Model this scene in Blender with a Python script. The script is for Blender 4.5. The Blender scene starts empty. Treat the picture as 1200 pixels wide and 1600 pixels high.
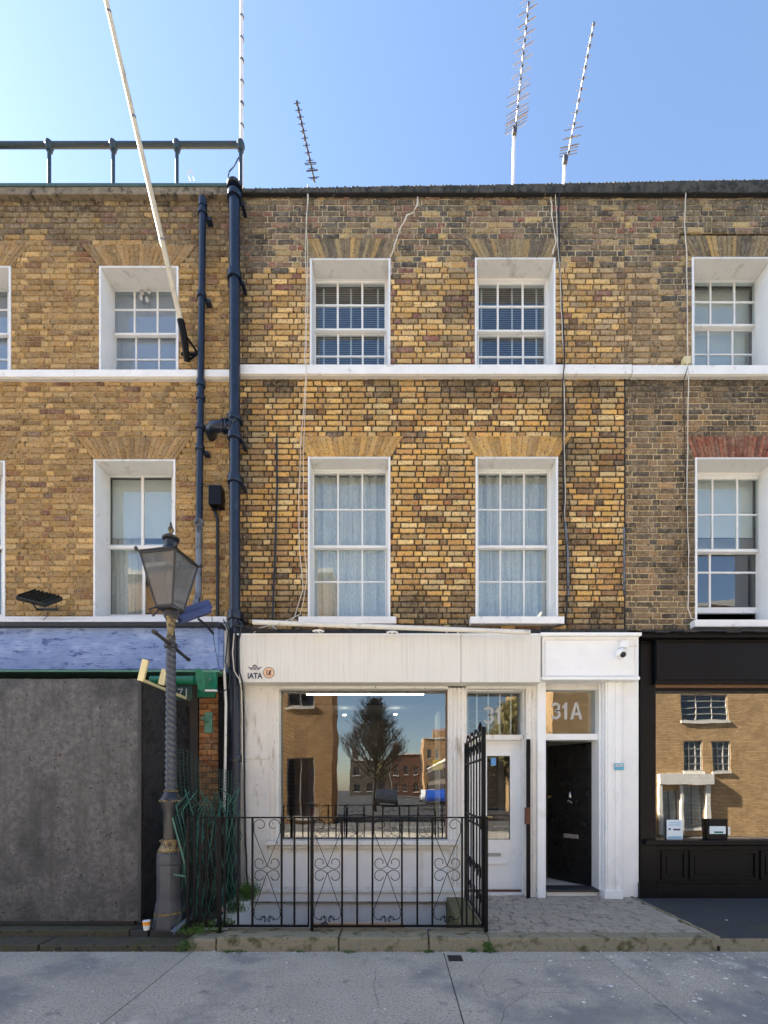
import bpy, bmesh, math, random
from mathutils import Vector, Matrix, noise as mnoise
R = math.radians
rnd = random.Random(7)
SC = bpy.context.scene
COL = SC.collection

# ------------------------------------------------------------------ camera, sky, sun, exposure
CAMZ = 1.55
F = 720.0            # focal length in pixels of the 1200 px wide picture; the facade plane is 6 m away
cd = bpy.data.cameras.new('camera'); cam = bpy.data.objects.new('camera', cd); COL.objects.link(cam)
cam.location = (0, -6, CAMZ); cam.rotation_euler = (R(90), 0, 0)
cd.sensor_fit = 'HORIZONTAL'; cd.sensor_width = 36; cd.lens = 36 * F / 1200
cd.shift_x = -20 / 1200; cd.shift_y = 430 / 1200
cd.clip_start = 0.05; cd.clip_end = 2000
SC.camera = cam
SUN_EL, SUN_AZ = R(35), R(-80)      # azimuth from +Y (behind the houses), to the left
W = bpy.data.worlds.new('World'); SC.world = W; W.use_nodes = True
wn = W.node_tree; wn.nodes.clear()
sky = wn.nodes.new('ShaderNodeTexSky'); sky.sky_type = 'NISHITA'; sky.sun_disc = False
sky.sun_elevation = SUN_EL; sky.sun_rotation = SUN_AZ
sky.air_density = 1.0; sky.dust_density = 0.55; sky.ozone_density = 1.6; sky.altitude = 0
bg = wn.nodes.new('ShaderNodeBackground'); bg.inputs['Strength'].default_value = 0.05
wo = wn.nodes.new('ShaderNodeOutputWorld')
wn.links.new(sky.outputs[0], bg.inputs[0]); wn.links.new(bg.outputs[0], wo.inputs[0])
sl = bpy.data.lights.new('sun', 'SUN'); so = bpy.data.objects.new('sun', sl); COL.objects.link(so)
sl.energy = 5.0; sl.angle = R(0.5); sl.color = (1, .94, .84)
sdir = Vector((math.sin(SUN_AZ) * math.cos(SUN_EL), math.cos(SUN_AZ) * math.cos(SUN_EL), math.sin(SUN_EL)))
so.rotation_euler = sdir.to_track_quat('Z', 'Y').to_euler(); so.location = (-10, 20, 20)
vs = SC.view_settings
vs.view_transform = 'Standard'; vs.look = 'None'; vs.gamma = 1; vs.use_curve_mapping = False
vs.exposure = 3.0
SC.cycles.max_bounces = 8; SC.cycles.transparent_max_bounces = 12

# ------------------------------------------------------------------ helpers
def px(x, d=6.0): return (x - 620) * d / F
def pz(y, d=6.0): return CAMZ + (1230 - y) * d / F
def lin(c):
    f = lambda v: (v / 255) / 12.92 if v / 255 <= .04045 else ((v / 255 + .055) / 1.055) ** 2.4
    return (f(c[0]), f(c[1]), f(c[2]), 1.0)

def WL(o):           # world place of an unrotated object from its chain of parents
    return o.location.copy() if o.parent is None else WL(o.parent) + o.matrix_parent_inverse.translation + o.location

class NT:
    def __init__(s, m): s.t = m.node_tree; s.n = s.t.nodes; s.l = s.t.links
    def new(s, t, **k):
        n = s.n.new(t)
        for a, v in k.items(): setattr(n, a, v)
        return n
    def link(s, a, b): s.l.new(a, b)
    def noise(s, vec, scale, detail=4, rough=.6):
        n = s.new('ShaderNodeTexNoise'); s.link(vec, n.inputs['Vector'])
        n.inputs['Scale'].default_value = scale; n.inputs['Detail'].default_value = detail
        n.inputs['Roughness'].default_value = rough
        return n.outputs['Fac']
    def ramp(s, fac, lo, hi):
        n = s.new('ShaderNodeMapRange'); n.clamp = True
        s.link(fac, n.inputs[0]); n.inputs[1].default_value = lo; n.inputs[2].default_value = hi
        return n.outputs[0]
    def mul(s, a, b, op='MULTIPLY'):
        n = s.new('ShaderNodeMath', operation=op)
        for i, v in enumerate((a, b)):
            if isinstance(v, (int, float)): n.inputs[i].default_value = v
            else: s.link(v, n.inputs[i])
        return n.outputs[0]
    def mix(s, fac, a, b, bt='MIX'):
        n = s.new('ShaderNodeMix', data_type='RGBA', blend_type=bt)
        for i, v in ((0, fac), (6, a), (7, b)):
            if isinstance(v, (int, float)): n.inputs[i].default_value = v
            elif isinstance(v, tuple): n.inputs[i].default_value = v
            else: s.link(v, n.inputs[i])
        return n.outputs[2]
    def scaled(s, vec, sc):
        n = s.new('ShaderNodeMapping'); s.link(vec, n.inputs[0]); n.inputs['Scale'].default_value = sc
        return n.outputs[0]

MATS = {}
def mat(name, col, rough=.6, metal=0, var=.15, vscale=6, layers=(), bump=.0, bscale=80, stretch=(1, 1, 1), spec=.5, emit=None, coat=0):
    """layers: (colour, scale, lo, hi, stretch) patches by noise threshold, wear with a shape of its own, and curtain fold shading"""
    m = bpy.data.materials.new(name); m.use_nodes = True; MATS[name] = m
    t = NT(m); b = t.n['Principled BSDF']
    pos = t.new('ShaderNodeNewGeometry').outputs['Position']
    c = lin(col)
    n1 = t.noise(t.scaled(pos, stretch), vscale, 5)
    dark = tuple(v * (1 - var) for v in c[:3]) + (1,); light = tuple(min(1, v * (1 + var)) for v in c[:3]) + (1,)
    cc = t.mix(t.ramp(n1, .3, .7), dark, light)
    for L in layers:
        st = L[4] if len(L) > 4 else (1, 1, 1)
        f = t.ramp(t.noise(t.scaled(pos, st), L[1], 6, .65), L[2], L[3])
        cc = t.mix(f, cc, lin(L[0]))
    t.link(cc, b.inputs['Base Color'])
    r = t.mul(t.mul(n1, .3), rough - .15, 'ADD'); t.link(r, b.inputs['Roughness'])
    b.inputs['Metallic'].default_value = metal
    b.inputs['Specular IOR Level'].default_value = spec
    if coat: b.inputs['Coat Weight'].default_value = coat
    if bump:
        bn = t.new('ShaderNodeBump'); bn.inputs['Strength'].default_value = 1; bn.inputs['Distance'].default_value = bump
        t.link(t.noise(t.scaled(pos, stretch), bscale, 4, .7), bn.inputs['Height']); t.link(bn.outputs[0], b.inputs['Normal'])
    if emit:
        b.inputs['Emission Color'].default_value = lin(emit[0]); b.inputs['Emission Strength'].default_value = emit[1]
    return m

def masonry(name, obj_colour=False, mortar=False):
    """colour of each brick from its own attribute, plus grain, pits and crust"""
    m = bpy.data.materials.new(name); m.use_nodes = True; MATS[name] = m
    t = NT(m); b = t.n['Principled BSDF']
    pos = t.new('ShaderNodeNewGeometry').outputs['Position']
    if obj_colour: oi = t.new('ShaderNodeObjectInfo'); base = oi.outputs['Color']; alpha = oi.outputs['Alpha']
    else:
        base = t.new('ShaderNodeAttribute', attribute_name='bcol').outputs['Color']; alpha = t.new('ShaderNodeAttribute', attribute_name='bcol').outputs['Alpha']
    fine = t.noise(pos, 55, 6, .75); mid = t.noise(pos, 17, 4, .65); big = t.noise(pos, 2.2, 5, .6)
    c = t.mix(t.ramp(fine, .3, .72), (.62, .60, .58, 1), (1.56, 1.52, 1.42, 1))
    c = t.mix(1.0, base, c, 'MULTIPLY')
    if not mortar:
        c = t.mix(t.mul(t.ramp(t.noise(pos, 30, 3, .6), .56, .70), .5), c, (.52, .42, .27, 1))
        rim = t.new('ShaderNodeAttribute', attribute_name='rim').outputs['Fac']
        c = t.mix(t.mul(t.mul(rim, t.ramp(t.noise(pos, 24, 3), .25, .6)), alpha), c, (.055, .044, .034, 1))
        c = t.mix(t.mul(t.ramp(t.noise(pos, 5, 5, .7), .42, .7), .35), c, (.40, .34, .25, 1))
    c = t.mix(t.mul(t.ramp(mid, .52, .72), .5), c, (.58, .46, .26, 1) if not mortar else (.30, .26, .2, 1))
    pit = t.ramp(t.noise(pos, 34, 3, .6), .575, .665)
    c = t.mix(t.mul(pit, .8), c, (.035, .028, .022, 1))
    crust = t.mul(t.ramp(big, .54, .74), t.ramp(t.noise(pos, 26, 4, .7), .42, .6))
    c = t.mix(t.mul(crust, .75), c, (.05, .042, .035, 1))
    t.link(c, b.inputs['Base Color'])
    b.inputs['Roughness'].default_value = .92; b.inputs['Specular IOR Level'].default_value = .2
    bn = t.new('ShaderNodeBump'); bn.inputs['Strength'].default_value = 1; bn.inputs['Distance'].default_value = .006
    h = t.mul(t.mul(fine, .6), t.mul(mid, 1.2), 'ADD'); h = t.mul(h, t.mul(pit, -.7), 'ADD')
    t.link(h, bn.inputs['Height']); t.link(bn.outputs[0], b.inputs['Normal'])
    return m

def glass(name, refl=.16, tint=(235, 240, 240), wav=0.0, rough=0.0, haze=0.0, hc=(.7, .74, .76, 1)):
    m = bpy.data.materials.new(name); m.use_nodes = True; MATS[name] = m
    t = NT(m); t.n.remove(t.n['Principled BSDF']); out = t.n['Material Output']
    tr = t.new('ShaderNodeBsdfTransparent'); tr.inputs[0].default_value = lin(tint)
    gl = t.new('ShaderNodeBsdfGlossy'); gl.inputs['Roughness'].default_value = rough
    lw = t.new('ShaderNodeLayerWeight'); lw.inputs['Blend'].default_value = .25
    f = t.mul(t.mul(lw.outputs['Fresnel'], .8), refl, 'ADD')
    bf = t.new('ShaderNodeNewGeometry').outputs['Backfacing']        # one reflection per sheet, off its outer face
    f = t.mul(f, t.mul(1.0, bf, 'SUBTRACT'))
    mx = t.new('ShaderNodeMixShader'); t.link(f, mx.inputs[0])
    if wav:
        pos = t.new('ShaderNodeNewGeometry').outputs['Position']
        bn = t.new('ShaderNodeBump'); bn.inputs['Distance'].default_value = wav
        t.link(t.noise(pos, 3, 1), bn.inputs['Height']); t.link(bn.outputs[0], gl.inputs['Normal'])
    if haze:
        df = t.new('ShaderNodeBsdfDiffuse'); df.inputs[0].default_value = hc
        m2 = t.new('ShaderNodeMixShader'); m2.inputs[0].default_value = haze
        t.link(tr.outputs[0], m2.inputs[1]); t.link(df.outputs[0], m2.inputs[2]); t.link(m2.outputs[0], mx.inputs[1])
    else: t.link(tr.outputs[0], mx.inputs[1])
    t.link(gl.outputs[0], mx.inputs[2]); t.link(mx.outputs[0], out.inputs[0])
    return m

class MB:
    def __init__(s): s.v = []; s.f = []; s.c = []
    def face_box(s, P):           # 8 points: 0-3 bottom ring, 4-7 top ring
        o = len(s.v); s.v += [tuple(p) for p in P]
        for q in ((3, 2, 1, 0), (4, 5, 6, 7), (0, 1, 5, 4), (1, 2, 6, 5), (2, 3, 7, 6), (3, 0, 4, 7)): s.f.append(tuple(o + i for i in q))
        return s
    def box(s, x0, x1, y0, y1, z0, z1):
        x0, x1 = min(x0, x1), max(x0, x1); y0, y1 = min(y0, y1), max(y0, y1); z0, z1 = min(z0, z1), max(z0, z1)
        return s.face_box([(x0, y0, z0), (x1, y0, z0), (x1, y1, z0), (x0, y1, z0), (x0, y0, z1), (x1, y0, z1), (x1, y1, z1), (x0, y1, z1)])
    def obox(s, M, sx, sy, sz):   # box centred on matrix M
        P = [(-sx, -sy, -sz), (sx, -sy, -sz), (sx, sy, -sz), (-sx, sy, -sz), (-sx, -sy, sz), (sx, -sy, sz), (sx, sy, sz), (-sx, sy, sz)]
        return s.face_box([M @ Vector([c / 2 for c in p]) for p in P])
    def bar(s, a, b, w, h=None):  # square bar between two points
        a, b = Vector(a), Vector(b); d = b - a
        M = Matrix.Translation((a + b) / 2) @ d.to_track_quat('Z', 'X').to_matrix().to_4x4()
        return s.obox(M, w, h or w, d.length)
    def tube(s, pts, r, n=8, caps=True):
        pts = [Vector(p) for p in pts]; o = len(s.v)
        rs = r if isinstance(r, (list, tuple)) else [r] * len(pts)
        up = None
        for i, p in enumerate(pts):
            t = (pts[min(i + 1, len(pts) - 1)] - pts[max(i - 1, 0)])
            t = t.normalized() if t.length > 1e-9 else Vector((0, 0, 1))
            if up is None: up = t.orthogonal().normalized()
            up = up - t * up.dot(t)
            up = up.normalized() if up.length > 1e-6 else t.orthogonal().normalized()
            sd = t.cross(up)
            for k in range(n):
                a = 2 * math.pi * k / n
                s.v.append(tuple(p + (up * math.cos(a) + sd * math.sin(a)) * rs[i]))
        for i in range(len(pts) - 1):
            for k in range(n):
                a = o + i * n + k; b = o + i * n + (k + 1) % n
                s.f.append((a, b, b + n, a + n))
        if caps:
            s.f.append(tuple(o + k for k in range(n))[::-1]); s.f.append(tuple(o + (len(pts) - 1) * n + k for k in range(n)))
        return s
    def lathe(s, prof, n=24, M=None, phase=0.0):     # prof: (r, z)
        o = len(s.v); M = M or Matrix.Identity(4)
        for r, z in prof:
            for k in range(n):
                a = 2 * math.pi * k / n + phase; s.v.append(tuple(M @ Vector((r * math.cos(a), r * math.sin(a), z))))
        for i in range(len(prof) - 1):
            for k in range(n):
                a = o + i * n + k; b = o + i * n + (k + 1) % n; s.f.append((a, b, b + n, a + n))
        s.f.append(tuple(o + k for k in range(n))[::-1]); s.f.append(tuple(o + (len(prof) - 1) * n + k for k in range(n)))
        return s
    def poly(s, pts, dy):         # outline in XZ (list of (x,y,z)) extruded along vector dy
        o = len(s.v); n = len(pts); dy = Vector(dy)
        s.v += [tuple(p) for p in pts] + [tuple(Vector(p) + dy) for p in pts]
        s.f.append(tuple(range(o, o + n))); s.f.append(tuple(range(o + 2 * n - 1, o + n - 1, -1)))
        for k in range(n): s.f.append((o + k, o + n + k, o + n + (k + 1) % n, o + (k + 1) % n))
        return s
    def mesh(s, name, m, smooth=False, bevel=0.0):
        me = bpy.data.meshes.new(name); me.from_pydata(s.v, [], s.f)
        if m is not None: me.materials.append(MATS[m] if isinstance(m, str) else m)
        bm = bmesh.new(); bm.from_mesh(me)
        bmesh.ops.recalc_face_normals(bm, faces=bm.faces)
        if bevel:
            es = [e for e in bm.edges if len(e.link_faces) == 2 and e.calc_face_angle(0) > .5]
            bmesh.ops.bevel(bm, geom=es, offset=bevel, segments=2, profile=.6, affect='EDGES', clamp_overlap=True)
        bm.to_mesh(me); bm.free()
        if smooth:
            for p in me.polygons: p.use_smooth = True
            if smooth != 'all':
                try: me.set_sharp_from_angle(angle=R(40))
                except Exception: pass
        return me
    def obj(s, name, m, parent=None, smooth=False, bevel=0.0, label=None, kind=None):
        o = bpy.data.objects.new(name, s.mesh(name, m, smooth, bevel)); COL.objects.link(o)
        if parent is not None: o.parent = parent; o.matrix_parent_inverse = Matrix.Translation(-WL(parent))
        if label: o['label'] = label
        if kind: o['kind'] = kind
        return o

def thing(name, label, cat, loc=(0, 0, 0), group=None):
    o = bpy.data.objects.new(name, None); COL.objects.link(o); o.location = loc; o.empty_display_size = .1
    o['label'] = label; o['category'] = cat
    if group: o['group'] = group
    return o
def tag(o, label, cat, group=None):
    o['label'] = label; o['category'] = cat
    if group: o['group'] = group
    return o
def struct(o): o['kind'] = 'structure'; return o
def bx(*a): return MB().box(*a)
def copy_tree(src, loc, label=None):
    r = src.copy(); COL.objects.link(r); d = Vector(loc); r.location = d
    if label: r['label'] = label
    for ch in src.children:
        c = ch.copy(); COL.objects.link(c); c.parent = r
        for g in ch.children:
            e = g.copy(); COL.objects.link(e); e.parent = c
    return r
def empty_part(name, parent, loc):
    o = bpy.data.objects.new(name, None); COL.objects.link(o); o.parent = parent; o.location = Vector(loc) - WL(parent); o.empty_display_size = .1
    return o
def text_obj(name, s, size, m, parent, loc, extrude=.001, sx=1.0, align='LEFT', font_off=0.0):
    cu = bpy.data.curves.new(name, 'FONT'); cu.body = s; cu.size = size; cu.extrude = extrude; cu.align_x = align; cu.offset = font_off
    t = bpy.data.objects.new(name + '_tmp', cu); COL.objects.link(t)
    dg = bpy.context.evaluated_depsgraph_get(); dg.update()
    me = bpy.data.meshes.new_from_object(t.evaluated_get(dg)); bpy.data.objects.remove(t)
    me.transform(Matrix.Translation(loc) @ Matrix.Rotation(R(90), 4, 'X') @ Matrix.Diagonal((sx, 1, 1, 1)))
    me.materials.clear(); me.materials.append(MATS[m])
    o = bpy.data.objects.new(name, me); COL.objects.link(o)
    if parent: o.parent = parent; o.matrix_parent_inverse = Matrix.Translation(-WL(parent))
    return o

# ------------------------------------------------------------------ materials
masonry('brick_single', obj_colour=True); masonry('brick_mass'); masonry('mortar', mortar=True)
mat('white_paint', (228, 228, 226), .5, var=.04, layers=[((176, 170, 158), 5, .62, .8), ((110, 98, 84), 38, .70, .76)], bump=.0015, bscale=60)
mat('white_new', (236, 237, 236), .4, var=.03, layers=[((205, 203, 196), 3, .6, .85)], bump=.0006, bscale=30)
mat('white_worn', (226, 223, 216), .55, var=.05, layers=[((168, 155, 138), 7, .58, .74, (1, 1, .25)), ((84, 72, 60), 30, .645, .69, (1, 1, .35))], bump=.003, bscale=45)
mat('sill_paint', (232, 231, 228), .55, var=.05, layers=[((150, 140, 126), 9, .6, .8), ((70, 64, 56), 42, .68, .73)], bump=.002, bscale=50)
mat('soffit', (208, 206, 202), .7, var=.06, layers=[((150, 146, 138), 6, .55, .8)], bump=.001)
mat('fascia_panel', (220, 217, 208), .45, var=.03, vscale=3, layers=[((203, 199, 190), 60, .5, .75, (1, 1, .02)), ((150, 144, 132), 14, .66, .8, (1, 1, .05))])
mat('black_shop', (11, 11, 15), .4, var=.2, layers=[((40, 40, 44), 50, .70, .76)], bump=.0006, bscale=30, spec=.22)
mat('black_iron', (12, 13, 17), .45, var=.25, layers=[((58, 42, 32), 30, .70, .76)], bump=.001, bscale=120, spec=.15)
mat('pipe_black', (20, 30, 48), .3, var=.25, layers=[((74, 80, 90), 22, .62, .75, (1, 1, .2)), ((120, 118, 112), 60, .70, .76)], bump=.001, bscale=60)
mat('pipe_grey', (105, 112, 122), .45, var=.2, layers=[((50, 52, 58), 12, .5, .62, (1, 1, .5))], bump=.001)
mat('pipe_white', (214, 212, 204), .5, var=.06, layers=[((150, 145, 134), 10, .58, .75)])
mat('cable_white', (205, 198, 184), .6, var=.1)
mat('cable_black', (26, 25, 26), .5, var=.2)
mat('filler', (205, 196, 180), .85, var=.15, vscale=20, bump=.004, bscale=50)
mat('coping_dark', (72, 68, 62), .9, var=.35, vscale=14, layers=[((34, 38, 34), 11, .45, .6), ((118, 110, 96), 25, .62, .74)], bump=.008, bscale=30)
mat('coping_stone', (128, 116, 98), .9, var=.25, vscale=9, layers=[((58, 54, 48), 12, .5, .66), ((160, 150, 130), 20, .62, .74)], bump=.006, bscale=30)
mat('lead_dark', (30, 31, 34), .6, var=.3, layers=[((88, 90, 92), 16, .6, .72)], bump=.003, bscale=30)
mat('green_metal', (62, 84, 78), .5, var=.15, layers=[((40, 50, 48), 12, .55, .7)])
mat('rail_paint', (36, 52, 62), .45, var=.2, layers=[((96, 60, 62), 18, .58, .72)], bump=.002)
mat('blue_fascia', (124, 146, 190), .6, var=.10, vscale=5, layers=[((152, 170, 206), 3, .50, .68, (1, 1, 2)), ((66, 86, 140), 6, .57, .64, (.8, 1, 2.6)), ((88, 106, 162), 34, .56, .62, (.12, 1, 2.4)), ((136, 128, 126), 9, .66, .76, (1, 1, 4)), ((38, 44, 68), 60, .71, .75)], bump=.0015, bscale=40)
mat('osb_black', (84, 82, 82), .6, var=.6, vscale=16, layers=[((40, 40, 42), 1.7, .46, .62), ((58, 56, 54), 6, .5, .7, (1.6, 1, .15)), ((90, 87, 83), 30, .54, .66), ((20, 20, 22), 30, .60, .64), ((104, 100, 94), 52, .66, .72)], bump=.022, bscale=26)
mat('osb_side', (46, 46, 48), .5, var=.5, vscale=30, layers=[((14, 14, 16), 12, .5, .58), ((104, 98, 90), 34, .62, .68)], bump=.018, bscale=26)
mat('timber_cream', (214, 200, 152), .7, var=.1, vscale=20, bump=.001, stretch=(4, 4, .4))
mat('green_shutter', (22, 110, 82), .35, var=.12, layers=[((14, 60, 50), 12, .55, .7)])
mat('green_pale', (92, 140, 120), .6, var=.15, layers=[((50, 70, 62), 20, .55, .7)])
mat('sign_green', (38, 66, 58), .6, var=.3)
mat('green_plastic', (48, 96, 84), .5, var=.2, layers=[((26, 60, 54), 9, .5, .7)])
mat('green_dark', (22, 62, 54), .5, var=.2)
mat('lamp_grey', (58, 62, 70), .4, var=.18, vscale=8, layers=[((28, 30, 34), 14, .60, .68), ((122, 118, 112), 40, .66, .74)], bump=.002, bscale=60)
mat('lamp_black', (30, 32, 38), .35, var=.25, layers=[((80, 84, 92), 30, .66, .76)], bump=.001)
mat('lamp_gold', (140, 122, 80), .5, metal=.1, var=.3, vscale=20, layers=[((46, 42, 38), 22, .46, .58)], bump=.002)
mat('lamp_frame', (44, 42, 44), .45, var=.2, layers=[((96, 80, 64), 30, .66, .74)])
mat('camera_blue', (48, 62, 112), .35, var=.15, layers=[((24, 30, 54), 10, .55, .65)])
mat('led_black', (26, 30, 28), .4, var=.2)
mat('led_glass', (60, 74, 68), .2, var=.2)
mat('aerial_metal', (150, 150, 152), .4, metal=.5, var=.15)
mat('aerial_dark', (58, 62, 72), .5, var=.2)
mat('mast_white', (206, 206, 208), .5, var=.08)
mat('flag_wood', (196, 184, 160), .6, var=.1, vscale=12, layers=[((148, 138, 118), 16, .58, .72, (1, 1, .15))])
mat('pavement', (178, 169, 155), .85, var=.13, vscale=1.6, layers=[((122, 119, 114), 60, .52, .62), ((134, 131, 128), .9, .50, .62), ((190, 184, 172), 1.9, .60, .72), ((120, 116, 110), 4.5, .60, .70), ((178, 175, 168), 3.3, .60, .76), ((112, 110, 108), 34, .60, .72), ((196, 192, 186), 24, .66, .74), ((196, 194, 190), 15, .735, .755)], bump=.002, bscale=160)
mat('pavement_dark', (92, 90, 84), .9, var=.2, vscale=5, layers=[((60, 58, 48), 6, .5, .66)], bump=.003, bscale=120)
mat('joint_dirt', (62, 60, 58), .95, var=.2, bump=.003)
mat('kerb_stone', (140, 132, 110), .9, var=.2, vscale=7, layers=[((84, 80, 52), 7, .50, .64), ((74, 66, 54), 26, .6, .7), ((168, 158, 134), 12, .62, .76)], bump=.006, bscale=60)
mat('kerb_dark', (72, 68, 56), .9, var=.25, vscale=8, layers=[((66, 68, 36), 7, .50, .64), ((38, 36, 33), 16, .56, .66)], bump=.006, bscale=60)
mat('sett_stone', (166, 156, 140), .88, var=.2, vscale=8, layers=[((110, 106, 90), 8, .50, .66), ((196, 186, 164), 4, .56, .74), ((84, 80, 72), 2.2, .60, .70)], bump=.003, bscale=70)
mat('sett_joint', (70, 68, 58), .95, var=.3, bump=.003)
mat('slab_dark', (60, 61, 64), .7, var=.15, vscale=4, layers=[((70, 74, 48), 3.2, .54, .68), ((196, 194, 188), 18, .73, .75)], bump=.002, bscale=90)
mat('moss_slab', (108, 102, 72), .9, var=.2, layers=[((86, 92, 44), 6, .48, .62), ((60, 56, 44), 14, .58, .7)], bump=.005, bscale=60)
mat('render_white', (218, 218, 216), .6, var=.05, layers=[((160, 158, 148), 4, .6, .78), ((92, 88, 76), 12, .68, .76)], bump=.002)
mat('debris', (226, 224, 218), .8, var=.1)
mat('cardboard', (172, 140, 108), .85, var=.1)
mat('door_black', (10, 10, 13), .3, var=.2, bump=.0005, bscale=30)
mat('brass', (188, 160, 96), .35, metal=.8, var=.15)
mat('chrome', (190, 190, 194), .25, metal=.8, var=.1)
mat('steel_plate', (140, 142, 146), .4, metal=.6, var=.15)
mat('rust', (98, 62, 44), .8, var=.3)
mat('slate_step', (46, 46, 50), .6, var=.25, layers=[((110, 108, 104), 14, .64, .74)], bump=.002)
mat('wood_brown', (112, 84, 62), .6, var=.2, stretch=(5, 5, .5))
mat('room_dark', (58, 50, 44), .8, var=.1)
mat('room_wall', (116, 104, 92), .8, var=.08)
mat('asphalt_shaded', (46, 46, 48), .9, var=.2)  # dark tone puts the side street's shade into the asphalt colour
mat('room_floor', (60, 52, 46), .7, var=.15)
mat('ceiling', (170, 168, 164), .8, var=.03)
mat('hall_paint', (214, 208, 192), .7, var=.04)
mat('hall_floor', (200, 198, 192), .5, var=.1)
mat('curtain_lace', (244, 240, 232), .9, var=.05, vscale=22, layers=[((222, 219, 212), 38, .5, .62, (1, 1, .5)), ((186, 184, 182), 7, .52, .70, (4, 1, .08)), ((250, 252, 255), 9, .60, .7, (4, 1, .06))])  # vertical streaks paint fold light and shade over the lace pattern
mat('curtain_plain', (236, 234, 228), .9, var=.04)
mat('blind_cream', (240, 240, 236), .8, var=.03)
mat('blind_slat', (176, 180, 186), .5, var=.08)
mat('security_bar', (226, 228, 230), .5, var=.03)
mat('desk', (120, 108, 96), .5, var=.1); mat('screen', (14, 14, 16), .3); mat('chair_fabric', (34, 36, 44), .9)
mat('paper', (216, 218, 220), .8, var=.03); mat('folder_red', (150, 60, 48), .7)
mat('tube_light', (255, 244, 214), .5, emit=((255, 238, 196), 5)); mat('downlight', (255, 250, 240), .5, emit=((255, 246, 226), 4))
mat('sticker_blue', (96, 158, 214), .5, var=.05); mat('sticker_yellow', (222, 190, 40), .5, var=.05)
mat('plaque_blue', (90, 170, 200), .4, var=.04)
mat('ink_navy', (40, 48, 82), .5, var=.05); mat('badge_skin', (222, 184, 150), .5, var=.04); mat('badge_brown', (74, 40, 34), .5)
mat('frost_white', (176, 178, 178), .5, var=.03)
mat('poster_pale', (214, 226, 232), .5, var=.02); mat('poster_blue', (120, 176, 208), .5, var=.03); mat('teal', (110, 190, 176), .5, var=.04); mat('teal_dark', (30, 110, 100), .5, var=.04)
mat('cup_orange', (238, 150, 36), .5, var=.04); mat('cup_white', (232, 230, 226), .5, var=.03)
mat('leaf', (74, 104, 40), .7, var=.35, vscale=60); mat('leaf_dark', (52, 74, 34), .7, var=.35, vscale=60)
mat('twig', (34, 30, 28), .85, var=.2); mat('bud', (150, 138, 84), .8, var=.3, vscale=30)
mat('asphalt', (80, 79, 78), .9, var=.15); mat('tyre', (22, 22, 24), .8); mat('car_blue', (30, 72, 160), .3, var=.05, coat=.6); mat('car_dark', (40, 42, 48), .3, coat=.6); mat('car_white', (214, 214, 216), .3, coat=.6)
mat('car_glass', (20, 24, 28), .1); mat('road_line', (200, 200, 196), .7, layers=[((120, 120, 120), 30, .6, .7)])
mat('roof_slate', (70, 74, 84), .7, var=.2, bump=.004); mat('pane_frame', (150, 146, 138), .7, var=.15)
mat('chimney_pot', (170, 96, 62), .8, var=.15)
mat('stone_trim', (206, 200, 188), .7, var=.06); mat('opp_window', (40, 46, 56), .15, var=.3, vscale=2); mat('opp_window_pale', (130, 132, 128), .2, var=.3, vscale=2)
glass('glass_shop', .20, wav=.0007); glass('glass_shop_right', .40, wav=.00035); glass('glass_old', .17, wav=.0012); glass('glass_door', .14); glass('glass_frosted', .14, haze=.5, hc=(.30, .37, .46, 1))
glass('glass_lamp', .05, tint=(214, 216, 218), haze=.30, hc=(.30, .31, .32, 1))

def far_brick(name, c1, c2, mortar):
    m = bpy.data.materials.new(name); m.use_nodes = True; MATS[name] = m
    t = NT(m); b = t.n['Principled BSDF']
    pos = t.new('ShaderNodeNewGeometry').outputs['Position']
    sep = t.new('ShaderNodeSeparateXYZ'); t.link(pos, sep.inputs[0])
    cb = t.new('ShaderNodeCombineXYZ'); t.link(t.mul(sep.outputs[0], sep.outputs[1], 'ADD'), cb.inputs[0]); t.link(sep.outputs[2], cb.inputs[1])
    k = t.new('ShaderNodeTexBrick'); t.link(cb.outputs[0], k.inputs['Vector'])
    k.inputs['Scale'].default_value = 1; k.inputs['Brick Width'].default_value = .225; k.inputs['Row Height'].default_value = .075
    k.inputs['Mortar Size'].default_value = .006
    k.inputs['Color1'].default_value = lin(c1); k.inputs['Color2'].default_value = lin(c2); k.inputs['Mortar'].default_value = lin(mortar)
    c = t.mix(t.ramp(t.noise(pos, 1.2, 4), .4, .75), k.outputs[0], (.72, .70, .68, 1), 'MULTIPLY')
    t.link(c, b.inputs['Base Color']); b.inputs['Roughness'].default_value = .9
    return m
far_brick('brick_far_orange', (190, 150, 104), (160, 122, 80), (110, 86, 62))
far_brick('brick_far_tan', (196, 160, 112), (166, 132, 90), (120, 100, 74))
far_brick('brick_far_red', (86, 54, 42), (70, 44, 36), (130, 100, 84))  # darkened so that the far house's shade is in the brick colour
far_brick('brick_far_grey', (92, 82, 70), (76, 68, 60), (104, 96, 86))

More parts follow.
